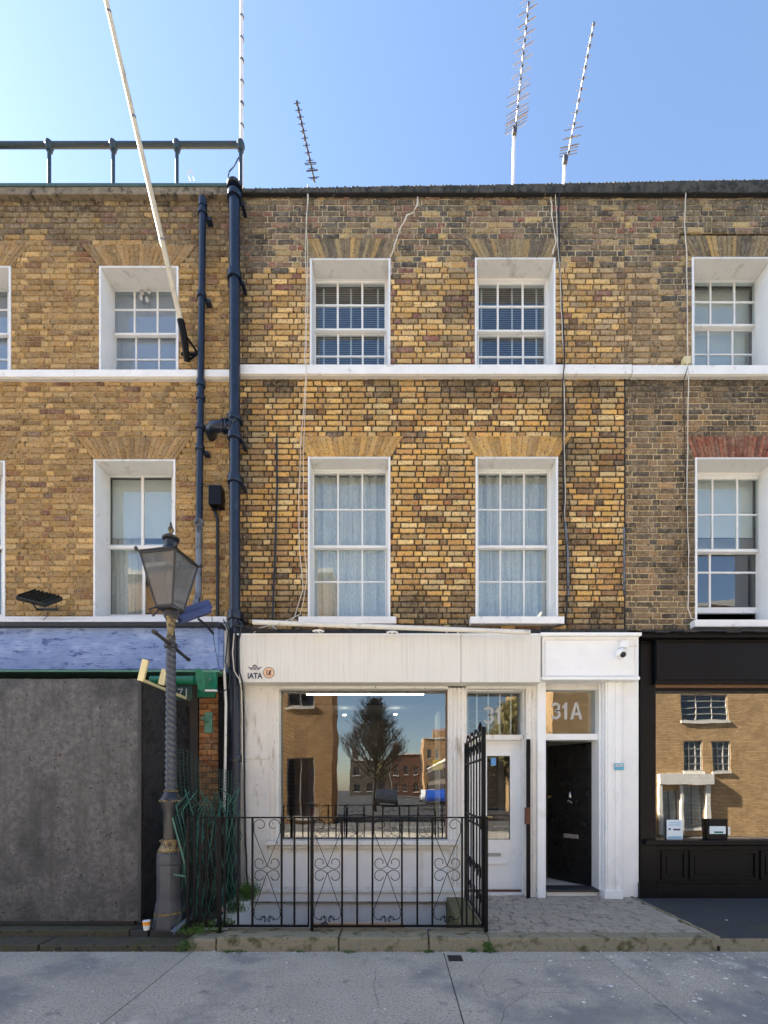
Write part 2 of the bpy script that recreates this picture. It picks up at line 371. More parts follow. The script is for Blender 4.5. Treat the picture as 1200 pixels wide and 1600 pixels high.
# ------------------------------------------------------------------ brickwork
XL0, XL1 = px(-130), px(374); XC1 = px(976); XR1 = px(1340)
COURSE = .0735; J = .015
def lerp(a, b, t): return a + (b - a) * t
def pick(pal, r):
    tot = sum(w for _, w in pal); v = r.random() * tot
    for c, w in pal:
        v -= w
        if v <= 0: return c
    return pal[-1][0]
YEL = [((208, 168, 102), 5), ((196, 150, 84), 5), ((212, 182, 126), 4), ((180, 134, 76), 3), ((172, 138, 86), 2), ((204, 162, 90), 3), ((128, 94, 62), 1.2), ((96, 74, 58), .6), ((146, 98, 64), .4), ((222, 192, 136), 1)]
YEL2 = [((202, 166, 106), 5), ((210, 178, 124), 4), ((184, 146, 88), 3), ((150, 128, 96), 2), ((174, 138, 88), 2), ((128, 88, 80), 1), ((116, 92, 72), .8)]
GREY = [((112, 98, 80), 4), ((92, 82, 70), 4), ((74, 70, 68), 3.4), ((122, 96, 84), 2.2), ((152, 132, 98), 2.5), ((128, 84, 76), .7), ((70, 68, 68), 1.5), ((168, 146, 104), 1.2)]
OCH = [((164, 132, 86), 5), ((150, 120, 76), 5), ((176, 146, 98), 4), ((134, 106, 70), 3), ((186, 152, 100), 1.6), ((128, 92, 64), 1.2), ((106, 72, 60), .35)]
OCHU = [((122, 104, 76), 4), ((106, 90, 68), 4), ((138, 116, 78), 3), ((104, 84, 66), 2), ((112, 82, 72), 1), ((158, 132, 84), 1), ((84, 70, 58), 1)]
DRK = [((110, 92, 72), 4), ((92, 78, 64), 4), ((74, 66, 58), 3), ((126, 102, 76), 2.5), ((58, 53, 50), 2), ((148, 118, 84), 1)]
BEI = [((166, 142, 108), 4), ((150, 126, 94), 4), ((134, 112, 84), 3), ((176, 152, 118), 2), ((108, 92, 76), 2)]
def nz(x, z, s, o=0): return mnoise.noise(Vector((x * s + o, o * 1.7, z * s)))
def soft(a, e0, e1): t = max(0, min(1, (a - e0) / (e1 - e0))); return t * t * (3 - 2 * t)
def field(X, Z):
    """palette weights and mortar colour at a place on the wall, in photo pixels on the facade plane"""
    x = 620 + X * 120; y = 1230 - (Z - CAMZ) * 120
    w = nz(X, Z, 1.1) * 60; w2 = nz(X, Z, 3.3, 5) * 24
    if x < 374:
        if y < 400 + w + w2: return OCHU, (118, 102, 78)
        return OCH, (158, 134, 94)
    if y > 590:
        if x < 976: return YEL, (66, 56, 43)
        return DRK, (186, 168, 136)
    t = 425 + w * .5 + w2
    if x > 1010 + w: return (GREY, (172, 160, 134)) if y < t + 30 else (BEI if y > 500 + w else GREY, (140, 124, 98))
    if y < t: return GREY, (184, 172, 146)
    if x > 950 + w: return BEI, (118, 102, 80)
    return YEL2, (98, 82, 60)
def soot(X, Z):
    x = 620 + X * 120; y = 1230 - (Z - CAMZ) * 120; s = 0
    n = .5 + .5 * nz(X, Z, 2.4, 9)
    n2 = .5 + .5 * nz(X, Z, 6, 3)
    if x > 374: s = max(s, (1 - soft(y, 592, 640)) * (y > 588) * soft(n, .3, .6) * .9)                 # run-off under the string course
    if 374 < x < 976: s = max(s, soft(y, 880, 975) * soft(n * .6 + n2 * .4, .36, .62) * .75)
    if 372 < x < 430: s = max(s, soft(430 - x, 0, 50) * soft(n * .5 + n2 * .5, .3, .6) * .85)
    s = max(s, math.exp(-((x - 883) / 16) ** 2) * soft(n2, .25, .5) * .75 * (y > 560))
    s = max(s, math.exp(-((x - 432) / 14) ** 2) * soft(y, 700, 960) * .6)
    s = max(s, (1 - soft(y, 300, 345)) * soft(n, .25, .6) * .6)
    s = max(s, soft(.5 + .5 * nz(X, Z, 1.6, 21), .66, .86) * .45 * (x > 374))
    if 374 < x < 700: s = max(s, math.exp(-((y - 585) / 20) ** 2) * .25)
    return min(s, .92)
def rim_k(X, Z):
    x = 620 + X * 120; y = 1230 - (Z - CAMZ) * 120
    return .16 if x < 374 else (.66 if y > 590 and x < 976 else (.35 if 430 < y < 590 and x < 960 else .06))
def tint(c, s, r, j=.10):
    k = 1 + r.uniform(-j, j)
    d = (46, 41, 36)
    return tuple(max(0, min(255, lerp(v * k, dd, s))) for v, dd in zip(c, d))

def rim_of(nv, nx):
    n = nx + 3; return [1.0 if (k >= 4 * n or k // n in (0, 3) or k % n in (0, n - 1)) else 0.0 for k in range(nv)]
def brick_points(xa0, xa1, xb0, xb1, z0, z1, yf, r, nx=4, back=.06, amp=.0030):
    """uneven brick face: grid nx by 3 with worn arrises; a = bottom edge x range, b = top edge x range"""
    V = []; F_ = []
    rows = [0, .16, .84, 1]; h = z1 - z0; w = xa1 - xa0
    cx = min(.010 / max(w, .02), .3)
    cols = [0, cx] + [cx + (1 - 2 * cx) * k / nx for k in range(1, nx)] + [1 - cx, 1]
    for j, tv in enumerate(rows):
        for i, tu in enumerate(cols):
            edge = j in (0, 3) or i in (0, len(cols) - 1)
            x = lerp(lerp(xa0, xa1, tu), lerp(xb0, xb1, tu), tv) + (r.uniform(-1, 1) * .0020 if i in (0, len(cols) - 1) else 0)
            z = z0 + h * tv + (r.uniform(-1, 1) * .0026 if j in (0, 3) else 0)
            y = yf + (r.uniform(.003, .008) if edge else r.uniform(-1, 1) * amp)
            V.append((x, y, z))
    n = len(cols)
    for j in range(3):
        for i in range(n - 1): F_.append((j * n + i, j * n + i + 1, (j + 1) * n + i + 1, (j + 1) * n + i))
    ring = list(range(n)) + [n * j + n - 1 for j in (1, 2)] + [3 * n + i for i in range(n - 1, -1, -1)] + [n * 2, n]
    o = len(V)
    for k in ring: V.append((V[k][0], yf + back, V[k][2]))
    L = len(ring)
    for k in range(L): F_.append((ring[k], o + k, o + (k + 1) % L, ring[(k + 1) % L]))
    return V, F_

STR_VAR = []; HEAD_VAR = []
_r = random.Random(3)
for k in range(10):
    for lst, w, nx in ((STR_VAR, .2075, 4), (HEAD_VAR, .0985, 2)):
        V, Fc = brick_points(-w / 2, w / 2, -w / 2, w / 2, -(COURSE - J) / 2, (COURSE - J) / 2, 0, _r, nx)
        me = bpy.data.meshes.new('brick'); me.from_pydata(V, [], Fc); me.materials.append(MATS['brick_single']); lst.append(me)
        a = me.attributes.new('rim', 'FLOAT', 'POINT'); a.data.foreach_set('value', rim_of(len(V), nx))

class Mass:
    def __init__(s): s.v = []; s.f = []; s.c = []; s.r = []
    def add(s, V, Fc, col, nx=0, al=.5):
        o = len(s.v); s.r += rim_of(len(V), nx) if nx else [0.0] * len(V); s.v += V; s.f += [tuple(o + i for i in q) for q in Fc]; s.c += [lin(col)[:3] + (al,)] * len(V)
    def obj(s, name, m, parent, kind=None, label=None):
        me = bpy.data.meshes.new(name); me.from_pydata(s.v, [], s.f); me.materials.append(MATS[m])
        a = me.color_attributes.new('bcol', 'FLOAT_COLOR', 'POINT')
        flat = [v for c in s.c for v in c]; a.data.foreach_set('color', flat)
        a = me.attributes.new('rim', 'FLOAT', 'POINT'); a.data.foreach_set('value', s.r)
        o = bpy.data.objects.new(name, me); COL.objects.link(o); o.parent = parent; o.matrix_parent_inverse = Matrix.Translation(-WL(parent))
        if kind: o['kind'] = kind
        if label: o['label'] = label
        return o

def brick_wall(house, x0, x1, z0, z1, holes, seed, ybase=0.0, indiv=300):
    """holes: functions z -> (xl, xr) or None. 300 whole stretchers become objects, the others one mass."""
    r = random.Random(seed); cells = []; mort = Mass()
    nc = int(round((z1 - z0) / COURSE)); ch = (z1 - z0) / nc
    for c in range(nc):
        za = z0 + c * ch; zb = za + ch; zm = (za + zb) / 2
        spans = [(x0, x1)]
        def cut(spans, z):
            for h in holes:
                q = h(z)
                if q:
                    ns = []
                    for a, b in spans:
                        if q[1] <= a or q[0] >= b: ns.append((a, b)); continue
                        if q[0] > a: ns.append((a, q[0]))
                        if q[1] < b: ns.append((q[1], b))
                    spans = ns
            return spans
        sp = cut([(x0, x1)], zm)
        x = x0 - r.uniform(0, .02) - (0 if c % 2 else .165)
        k = c % 2
        pieces = []
        while x < x1:
            w = .2175 if k % 2 == 0 else .108
            w *= r.uniform(.97, 1.03)
            for a, b in sp:
                p, q = max(x, a), min(x + w, b)
                if q - p > .03: pieces.append((p + (J / 2 if p == x else .001), q - (J / 2 if q == x + w else .001), p == x and q == x + w, k % 2))
                elif q - p > .002 and pieces and abs(pieces[-1][1] + J / 2 - p) < .004: pieces[-1] = (pieces[-1][0], q - .001, False, pieces[-1][3])
            x += w; k += 1
        for p, q, whole, kind in pieces: cells.append((p, q, za + J / 2, zb - J / 2, whole, kind))
        for a, b in sp:                                         # mortar bed behind the faces
            n = max(1, int((b - a) / .16)); rr_ = r
            for i in range(n):
                u0, u1 = lerp(a, b, i / n), lerp(a, b, (i + 1) / n)
                pal, mc = field((u0 + u1) / 2, zm); s = soot((u0 + u1) / 2, zm)
                y = ybase + .011
                mort.add([(u0, y, za), (u1, y, za), (u1, y, zb), (u0, y, zb)], [(0, 1, 2, 3)], tint(mc, s * .8, r, .08))
    mass = Mass(); cand = []
    for i, (p, q, a, b, whole, kind) in enumerate(cells):
        X, Z = (p + q) / 2, (a + b) / 2; pxx = 620 + X * 120
        if whole and kind == 0 and 5 < pxx < 1195: cand.append((Z, i))
    cand.sort(); chosen = set(i for _, i in cand[:indiv])
    for i, (p, q, a, b, whole, kind) in enumerate(cells):
        X, Z = (p + q) / 2, (a + b) / 2
        pal, mc = field(X + r.gauss(0, .10), Z + r.gauss(0, .08)) if (1230 - (Z - CAMZ) * 120) < 575 and X > XL1 else field(X + r.uniform(-.01, 0), Z); s = soot(X, Z) * r.uniform(.6, 1.15)
        col = tint(pick(pal, r), min(s, .93), r)
        yy = ybase + r.uniform(-.0035, .0035)
        if i in chosen:
            me = r.choice(STR_VAR); o = bpy.data.objects.new('brick', me); COL.objects.link(o); o.parent = house
            o.location = Vector((X, yy, Z)) - house.location; o.scale = ((q - p) / .2075, 1, (b - a) / (COURSE - J) * r.uniform(.97, 1.03)); o.color = lin(col)[:3] + (rim_k(X, Z),)
        else:
            nx = 4 if q - p > .15 else 2
            V, Fc = brick_points(p, q, p, q, a, b, yy, r, nx)
            mass.add(V, Fc, col, nx, rim_k(X, Z))
    mass.obj('brickwork', 'brick_mass', house, 'stuff')
    mort.obj('mortar', 'mortar', house)

def arch(house, xl, xr, z0, z1, splay, n, pal, seed, sootv=0, mc=(150, 138, 114), gap=.004):
    """flat gauged arch: voussoirs fanning from the opening"""
    r = random.Random(seed); back = Mass()
    A = lambda t: lerp(xl, xr, t); B = lambda t: lerp(xl - splay, xr + splay, t)
    back.add([(A(0), .012, z0), (A(1), .012, z0), (B(1), .012, z1), (B(0), .012, z1)], [(0, 1, 2, 3)], mc)
    back.obj('arch_mortar', 'mortar', house)
    for k in range(n):
        t0, t1 = k / n, (k + 1) / n; g = gap
        V, Fc = brick_points(A(t0) + g, A(t1) - g, B(t0) + g, B(t1) - g, z0 + .003, z1 - .005, r.uniform(-.002, .002), r, 2)
        m = Mass(); m.add(V, Fc, tint(pick(pal, r), sootv * r.random(), r, .05))
        m.obj('arch_brick', 'brick_mass', house)

def hole_rect(x0, x1, z0, z1): return lambda z: (x0, x1) if z0 < z < z1 else None
def hole_arch(xl, xr, z0, z1, sp): return lambda z: (xl - sp * (z - z0) / (z1 - z0), xr + sp * (z - z0) / (z1 - z0)) if z0 < z < z1 else None

# ------------------------------------------------------------------ sash window
def interp_rows(a): return list(a)
def sash(win, d, x0, x1, y0, y1, cols, rows, stile, top, bot, gm, bar=3.0, name='sash', glassy='glass_old'):
    """one sash; px measured at depth d. cols, rows = centre lines of the glazing bars"""
    y = d - 6; X = lambda v: px(v, d); Zz = lambda v: pz(v, d)
    m = MB(); t = .04
    m.box(X(x0), X(x0 + stile), y, y + t, Zz(y1), Zz(y0)); m.box(X(x1 - stile), X(x1), y, y + t, Zz(y1), Zz(y0))
    m.box(X(x0 + stile), X(x1 - stile), y, y + t, Zz(y0), Zz(y0 + top)); m.box(X(x0 + stile), X(x1 - stile), y, y + t, Zz(y1 - bot), Zz(y1))
    gx = [x0 + stile] + list(cols) + [x1 - stile]; gy = [y0 + top] + list(rows) + [y1 - bot]
    for c in cols: m.box(X(c - bar / 2), X(c + bar / 2), y + .008, y + t - .006, Zz(y0 + top), Zz(y1 - bot))
    for q in rows:
        m.box(X(x0 + stile), X(x1 - stile), y + .010, y + t - .008, Zz(q - bar / 2 + .2), Zz(q + bar / 2 - .2))
    s = m.obj(name, 'white_paint', win, bevel=.002)
    for i in range(len(gx) - 1):
        for j in range(len(gy) - 1):
            e = bar / 2 - .3
            mm = MB().box(X(gx[i] + (e if i else -1)), X(gx[i + 1] - (e if i < len(gx) - 2 else -1)), y + .020, y + .024, Zz(gy[j] + (e if j else -1)), Zz(gy[j + 1] - (e if j < len(gy) - 2 else -1)))
            p = mm.obj('pane', gm, win)
            # old panes sit a hair out of true
            me = p.data; cx = sum(v.co.x for v in me.vertices) / 8; cz = sum(v.co.z for v in me.vertices) / 8
            ax, az = rnd.uniform(-.004, .004), rnd.uniform(-.004, .004)
            for v in me.vertices: v.co.y += (v.co.x - cx) * ax + (v.co.z - cz) * az
    return s

def window_reveal(win, ox0, ox1, oy0, oy1, depth, rim=3):
    """painted reveal lining an opening; px on the facade plane"""
    a, b, zt, zb = px(ox0), px(ox1), pz(oy0), pz(oy1); r = rim / 120
    for q in ((a, a + r), (b - r, b)): MB().box(q[0], q[1], -.006, depth, zb, zt).obj('reveal', 'white_paint', win, bevel=.003)
    MB().box(a + r, b - r, -.006, depth, zt - r, zt).obj('soffit', 'soffit', win, bevel=.003)
    # frame box round the sashes and floor of the opening
    return a, b, zt, zb

def frame_box(win, ox0, ox1, oy0, oy1, d, fx0, fx1, fy0, fy1, rim=3):
    """fills from the reveal to the sash box (fx..fy measured at depth d)"""
    y = d - 6; a, b, zt, zb = px(ox0), px(ox1), pz(oy0), pz(oy1)
    m = MB(); t = .10
    m.box(a, px(fx0, d), y, y + t, zb - .1, zt); m.box(px(fx1, d), b, y, y + t, zb - .1, zt)
    m.box(px(fx0, d), px(fx1, d), y, y + t, pz(fy0, d), zt); m.box(px(fx0, d), px(fx1, d), y, y + t, zb - .12, pz(fy1, d))
    return m.obj('frame', 'white_paint', win, bevel=.003)

def room(win, ox0, ox1, oy0, oy1, y0=.42, depth=2.2, m='room_dark'):
    a, b, zt, zb = px(ox0) - .5, px(ox1) + .5, pz(oy0) + .3, pz(oy1) - .6
    g = MB()
    for q in ((a, b, y0 + depth, y0 + depth + .05, zb, zt), (a - .05, a, y0 - .05, y0 + depth, zb, zt), (b, b + .05, y0 - .05, y0 + depth, zb, zt), (a, b, y0, y0 + depth, zt, zt + .05), (a, b, y0, y0 + depth, zb - .05, zb)): g.box(*q)
    # wall leaves beside the frame so no daylight leaks round
    g.box(a, px(ox0), .362, .40, zb, zt); g.box(px(ox1), b, .362, .40, zb, zt); g.box(a, b, .362, .40, pz(oy0), zt); g.box(a, b, .362, .40, zb, pz(oy1))
    g.obj('room', m, win)

def curtain(win, d, x0, x1, y0, y1, m, folds=9, amp=.03, seed=1, hem=0):
    r = random.Random(seed); n = 90; V = []; Fc = []
    ph = [r.uniform(0, 6.28) for _ in range(3)]
    for j in range(9):
        tv = j / 8
        for i in range(n + 1):
            tu = i / n
            X = lerp(px(x0, d), px(x1, d), tu) + .02 * tv * math.sin(tu * 9 + ph[2])
            Z = lerp(pz(y1, d), pz(y0, d), tv)
            w = math.sin(tu * folds * 6.28 + ph[0] + .5 * math.sin(tv * 3)) + .5 * math.sin(tu * folds * 2.3 * 6.28 + ph[1])
            V.append((X, d - 6 + amp * w, Z))
    for j in range(8):
        for i in range(n): a = j * (n + 1) + i; Fc.append((a, a + 1, a + n + 2, a + n + 1))
    mb = MB(); mb.v = V; mb.f = Fc
    return mb.obj('curtain', m, win, smooth='all')

# ------------------------------------------------------------------ ground
PAVE_F = -1.66      # front of the raised strip by the shops
def slab(name, pts, zt, zb, m, parent, bevel=.004):
    g = MB(); g.poly([(x, y, zb) for x, y in pts], (0, 0, zt - zb)); return g.obj(name, m, parent, bevel=bevel)
base = struct(bx(-40, 40, -9.6, -1.30, -.5, -.012).obj('pavement', 'joint_dirt')); base['label'] = 'grey street pavement with fine cracks'
def rag(x0, y0, x1, y1, n, a, seed):
    r = random.Random(seed); return [(lerp(x0, x1, i / n) + r.uniform(-a, a) * (0 < i < n), lerp(y0, y1, i / n) + r.uniform(-a, a) * (0 < i < n)) for i in range(n + 1)]
G = .004
xs = [-7.5, -4.6, -1.93, .44, 1.90, 4.6, 7.5]
for i in range(6):
    a, b = xs[i] + G, xs[i + 1] - G
    slab('paving_bay', [(a, -9.6), (b, -9.6), (b, -1.30), (a, -1.30)], 0, -.1, 'pavement', base)
# hairline cracks: thin dark filled lines standing a hair proud
def crack(pts, w=.006, z=.0012, seed=1):
    r = random.Random(seed); P = []
    for (x0, y0), (x1, y1) in zip(pts, pts[1:]):
        n = max(2, int(math.hypot(x1 - x0, y1 - y0) / .05))
        for i in range(n): P.append((lerp(x0, x1, i / n) + r.uniform(-.005, .005), lerp(y0, y1, i / n) + r.uniform(-.005, .005)))
    P.append(pts[-1]); m = MB()
    for k, (x, y) in enumerate(P):
        q = P[min(k + 1, len(P) - 1)]; p = P[max(k - 1, 0)]; dx, dy = q[0] - p[0], q[1] - p[1]; L = math.hypot(dx, dy) or 1
        ww = w * r.uniform(.4, 1) / 2; m.v += [(x - dy / L * ww, y + dx / L * ww, z), (x + dy / L * ww, y - dx / L * ww, z)]
    for k in range(len(P) - 1): m.f.append((2 * k, 2 * k + 1, 2 * k + 3, 2 * k + 2))
    return m.obj('crack', 'joint_dirt', base)
def g2(x, y, z=0): d = 720 * (CAMZ - z) / (y - 1230); return (px(x, d), d - 6)
crack([g2(748, 1525), g2(768, 1504), g2(962, 1500)], .005); crack([g2(748, 1525), g2(763, 1560), g2(812, 1541), g2(985, 1543)], .004, seed=2)
crack([g2(783, 1600), g2(790, 1575), g2(826, 1550), g2(900, 1552)], .004, seed=3)
crack([g2(588, 1512), g2(584, 1545), g2(592, 1575)], .004, seed=4); crack([g2(700, 1580), g2(763, 1580)], .004, seed=5)
# utility lid
l_ = tag(bx(*[g2(700, 1497)[0], g2(722, 1497)[0], g2(700, 1502)[1], g2(700, 1493)[1]], -.01, .004).obj('stopcock_cover', 'lead_dark', bevel=.002), 'small dark metal stopcock cover in the pavement near the railing gate', 'utility cover')
road = struct(bx(-60, 60, -16.5, -9.75, -.5, -.12).obj('road', 'asphalt')); struct(bx(-40, 40, -9.75, -9.6, -.5, .004).obj('road_kerb', 'kerb_stone', bevel=.01))
for i in range(-6, 7): bx(i * 4.0, i * 4.0 + 2, -13.2, -13.1, -.119, -.116).obj('road_line', 'road_line', road)
far_pave = struct(bx(-60, 60, -18.6, -16.5, -.5, .0).obj('far_pavement', 'pavement')); struct(bx(-60, 60, -200, -18.6, -.5, -.02).obj('far_ground', 'asphalt_shaded'))
struct(bx(-3, 4.6, -160, -18.61, -.019, -.012).obj('side_street', 'asphalt_shaded'))
struct(bx(-400, 400, -400, 400, -3.2, -3.0).obj('ground', 'asphalt'))

# raised strip: left of the light well
lp = bx(-7.5, -1.99, -1.30, .3, -.4, .125).obj('left_forecourt', 'kerb_dark'); struct(lp)
for i, (a, b) in enumerate([(-7.5, -5.2), (-5.2, -3.38), (-3.37, -1.99)]):
    bx(a + .003, b - .004, -1.66, -1.42, -.1, .068).obj('kerb_block', 'kerb_dark', lp, bevel=.012)
for a, b in [(-7.5, -4.9), (-4.9, -2.66), (-2.655, -2.47), (-2.46, -1.99)]:
    bx(a + .003, b - .004, -1.42, -1.302, -.1, .13 + (.008 if a > -2.6 else 0)).obj('kerb_block', 'slate_step' if a > -2.7 else 'kerb_dark', lp, bevel=.01)
# kerb in front of the light well
kw = struct(bx(-1.985, .86, -1.63, -1.36, -2.2, .06).obj('light_well_kerb', 'kerb_stone'))
for i, (a, b, z) in enumerate([(-1.985, -1.71, .115), (-1.70, -.55, .135), (-.545, .30, .133), (.305, .872, .13)]):
    bx(a + .003, b - .003, PAVE_F + (.012 if i == 0 else 0), -1.35, -.05, z).obj('kerb_stone', 'kerb_stone', kw, bevel=.016)
# the well itself: walls and floor below the shop window
ww = bx(-1.985, -1.93, -1.35, .3, -2.2, .10).obj('light_well_wall', 'render_white'); struct(ww)
bx(-1.93, .64, -.02, .02, -2.2, .045).obj('basement_wall', 'render_white', ww); bx(-1.93, .64, -1.35, 0, -2.25, -2.2).obj('well_floor', 'kerb_dark', ww)
bx(.645, .86, -1.35, -.03, -2.2, .128).obj('dwarf_wall', 'moss_slab', ww, bevel=.01)
# light boards lying across the well behind the railing
tag(bx(px(488, 4.72), px(632, 4.72), -1.345, -1.31, -.30, pz(1441, 4.7)).obj('brown_board', 'cardboard', bevel=.003), 'brown board standing low behind the middle of the railing', 'board')
tag(bx(px(345, 4.72), px(484, 4.72), -1.345, -1.325, -.35, pz(1451, 4.7)).obj('white_board', 'white_new', bevel=.003), 'white board standing low behind the left of the railing', 'board')
# sett-paved forecourt
fc = struct(bx(.872, 3.02, -1.50, .9, -.4, .108).obj('sett_forecourt', 'sett_joint'))
bx(.875, 3.02, PAVE_F, -1.49, -.1, .13).obj('kerb_stone', 'kerb_stone', fc, bevel=.012)
r = random.Random(12)
y = -1.485; row = 0
while y < -.02:
    dp = r.uniform(.098, .112); x = .88 + (0 if row % 2 else -.06)
    while x < 3.015:
        w = r.choice([.13, .15, .17, .19]) * r.uniform(.95, 1.05)
        a, b = max(x + .004, .88), min(x + w - .004, 3.015)
        if b - a > .04:
            zt = .130 + r.uniform(-.004, .003)
            g = MB(); j = lambda: r.uniform(-.004, .004)
            P = [(a + j(), y + .004 + j()), (b + j(), y + .004 + j()), (b + j(), y + dp - .004 + j()), (a + j(), y + dp - .004 + j())]
            g.poly([(u, v, .09) for u, v in P], (0, 0, zt - .09)); g.obj('sett', 'sett_stone', fc, bevel=.004)
        x += w
    y += dp; row += 1
# dark slab in front of the right-hand shop
rs = struct(bx(3.05, 7.5, PAVE_F + .012, .3, -.4, .128).obj('dark_forecourt', 'slab_dark')); bx(3.05, 7.5, PAVE_F, PAVE_F + .012, -.1, .122).obj('kerb_edge', 'kerb_stone', rs)
for k in range(12):
    bx(3.02, 3.05, lerp(PAVE_F, 0, k / 12) + .004, lerp(PAVE_F, 0, (k + 1) / 12) - .003, .05, .138 + r.uniform(0, .006)).obj('edging_strip', 'kerb_stone', rs, bevel=.004)

# ------------------------------------------------------------------ the three houses
ZB = pz(985); ZP = pz(300)
HL = thing('brick_terrace_house', 'ochre brick terraced house on the left above the blue fascia and boarded shop', 'house', (-4.1, 0, 0))
HC = thing('brick_terrace_house', 'yellow brick terraced house in the middle with white shopfront and two doors', 'house', (.45, 0, 0))
HR = thing('brick_terrace_house', 'dark brown brick terraced house on the right with black shopfront', 'house', (4.4, 0, 0))
def shell(h, a, b, zt):
    g = MB()
    g.box(a + .01, b - .01, 8, 8.2, -3, zt); g.box(a, a + .06, .34, 8, -3, zt - .1); g.box(b - .06, b, .34, 8, -3, zt - .1)
    g.box(a, b, .05, 8, zt - .30, zt - .12)
    g.obj('rear_walls', 'brick_far_tan', h)
shell(HL, XL0, XL1, ZP); shell(HC, XL1, XC1, ZP); shell(HR, XC1, XR1, ZP)

# openings, px on the facade plane
O = {'l2a': (-107, 17, 416, 584), 'l2b': (155, 279, 416, 584), 'l1a': (-128, 8, 720, 966), 'l1b': (146, 274, 718, 966),
     'c2a': (484, 610, 404, 578), 'c2b': (742, 868, 403, 578), 'c1a': (481, 610, 714, 966), 'c1b': (743, 872, 714, 966),
     'r2': (1081, 1207, 402, 576), 'r1': (1086, 1213, 715, 972)}
def H(k): a, b, t, c = O[k]; return hole_rect(px(a), px(b), pz(c), pz(t))
def HA(k, y1, sp): a, b, t, c = O[k]; return hole_arch(px(a), px(b), pz(t), pz(y1), sp)
brick_wall(HL, XL0, XL1, pz(972), pz(304), [H('l2a'), H('l2b'), H('l1a'), H('l1b'), HA('l2a', 380, .25), HA('l2b', 380, .25), HA('l1a', 682, .22), HA('l1b', 682, .22)], 1)
brick_wall(HC, XL1 + .002, XC1, pz(984), pz(302), [H('c2a'), H('c2b'), H('c1a'), H('c1b'), HA('c2a', 371, .16), HA('c2b', 371, .16), HA('c1a', 680, .17), HA('c1b', 680, .17)], 2)
brick_wall(HR, XC1 + .004, XR1, pz(984), pz(301), [H('r2'), H('r1'), HA('r2', 367, .16), HA('r1', 679, .12)], 3)
A1 = [((158, 126, 82), 5), ((154, 122, 78), 4), ((162, 130, 86), 2)]
A2 = [((150, 132, 98), 4), ((120, 106, 84), 4), ((92, 84, 74), 3), ((168, 140, 92), 3), ((190, 154, 98), 1)]
A3 = [((200, 158, 92), 5), ((196, 152, 86), 4), ((204, 164, 98), 3)]
A4 = [((142, 80, 64), 5), ((126, 70, 58), 4), ((154, 92, 74), 3), ((104, 62, 54), 1)]
for h, k, y1, sp, pal, n, mc in ((HL, 'l2a', 380, .25, A1, 20, (156, 126, 82)), (HL, 'l2b', 380, .25, A1, 20, (156, 126, 82)), (HL, 'l1a', 682, .22, A1, 20, (166, 130, 80)), (HL, 'l1b', 682, .22, A1, 20, (166, 130, 80)),
                          (HC, 'c2a', 371, .16, A2, 20, (176, 164, 136)), (HC, 'c2b', 371, .16, A2, 20, (176, 164, 136)), (HC, 'c1a', 680, .17, A3, 18, (176, 124, 62)), (HC, 'c1b', 680, .17, A3, 18, (176, 124, 62)),
                          (HR, 'r2', 367, .16, A2, 20, (164, 152, 126)), (HR, 'r1', 679, .12, A4, 22, (160, 132, 110))):
    a, b, t, c = O[k]; arch(h, px(a), px(b), pz(t), pz(y1), sp, n, pal, sum(map(ord, k)), .3, mc, .0035 if pal in (A2, A4) else .0008)

# string courses, sills, copings
def course_stones(h, name, x0, x1, d, ytop, ybot, m, n, back=.01, bev=.006, wob=.0, seed=0):
    r = random.Random(seed)
    for i in range(n):
        a, b = lerp(px(x0), px(x1), i / n), lerp(px(x0), px(x1), (i + 1) / n); w = r.uniform(-wob, wob)
        bx(a + .0015, b - .0015, d - 6 + r.uniform(0, .003), back, pz(ybot, d) + w, pz(ytop, d) + w).obj(name, m, h, bevel=bev)
course_stones(HL, 'string_course', -130, 374, 5.93, 577, 588, 'sill_paint', 2)
course_stones(HC, 'string_course', 375, 983, 5.92, 569, 583.5, 'sill_paint', 1)
course_stones(HR, 'string_course', 984, 1340, 5.93, 570, 584, 'sill_paint', 1)
for h, a, b, y_ in ((HL, XL0, XL1, 588), (HC, px(375), px(982), 583.5), (HR, px(984), XR1, 584)):
    bx(a, b, -.045, .01, pz(y_ + 3.5, 5.95), pz(y_ + .2, 5.93)).obj('string_moulding', 'soffit', h, bevel=.003)
# sills of the first floor
for h, a, b, y0, y1, d in ((HC, 466, 619, 963, 974, 5.9), (HC, 735, 882, 963, 974, 5.9), (HR, 1086, 1225, 968, 979, 5.9)):
    s = bx(px(a, d), px(b, d), d - 6, .25, pz(y1, d), pz(y0, d)).obj('window_sill', 'sill_paint', h, bevel=.006)
bx(XL0, XL1 - .13, -.10, .25, pz(972, 5.9), pz(963, 5.9)).obj('window_sill', 'sill_paint', HL, bevel=.006)

# parapets
r = random.Random(4)
x = XL1; k = 0
while x < XR1:
    h = HC if x < XC1 else HR; w = r.uniform(.19, .24); top = pz(292, 5.96) + (x * 120 / 6) * .0008 + .01 * soft(x, 1, 4)
    bx(x + .002, x + w - .002, -.05 + r.uniform(-.004, .004), .28, pz(300, 5.95), top).obj('coping_stone', 'coping_dark', h, bevel=.006)
    g = MB(); q = x + .02
    while q < x + w - .01:
        g.lathe([(.0, 0), (.026, 0), (.024, .020), (.012, .032), (0, .034)], 7, Matrix.Translation((q, -.02 + r.uniform(-.006, .006), top - .004)))
        g.box(q - .022, q + .022, -.02, .27, top - .004, top + r.uniform(.016, .028)); q += .052
    g.obj('coping_tile', 'coping_dark', h, smooth=True)
    x += w
for h, a, b in ((HC, XL1, XC1), (HR, XC1, XR1)): bx(a + .001, b, -.045, .02, pz(304, 5.97), pz(300, 5.95) - .002).obj('lead_flashing', 'lead_dark', h, bevel=.004)
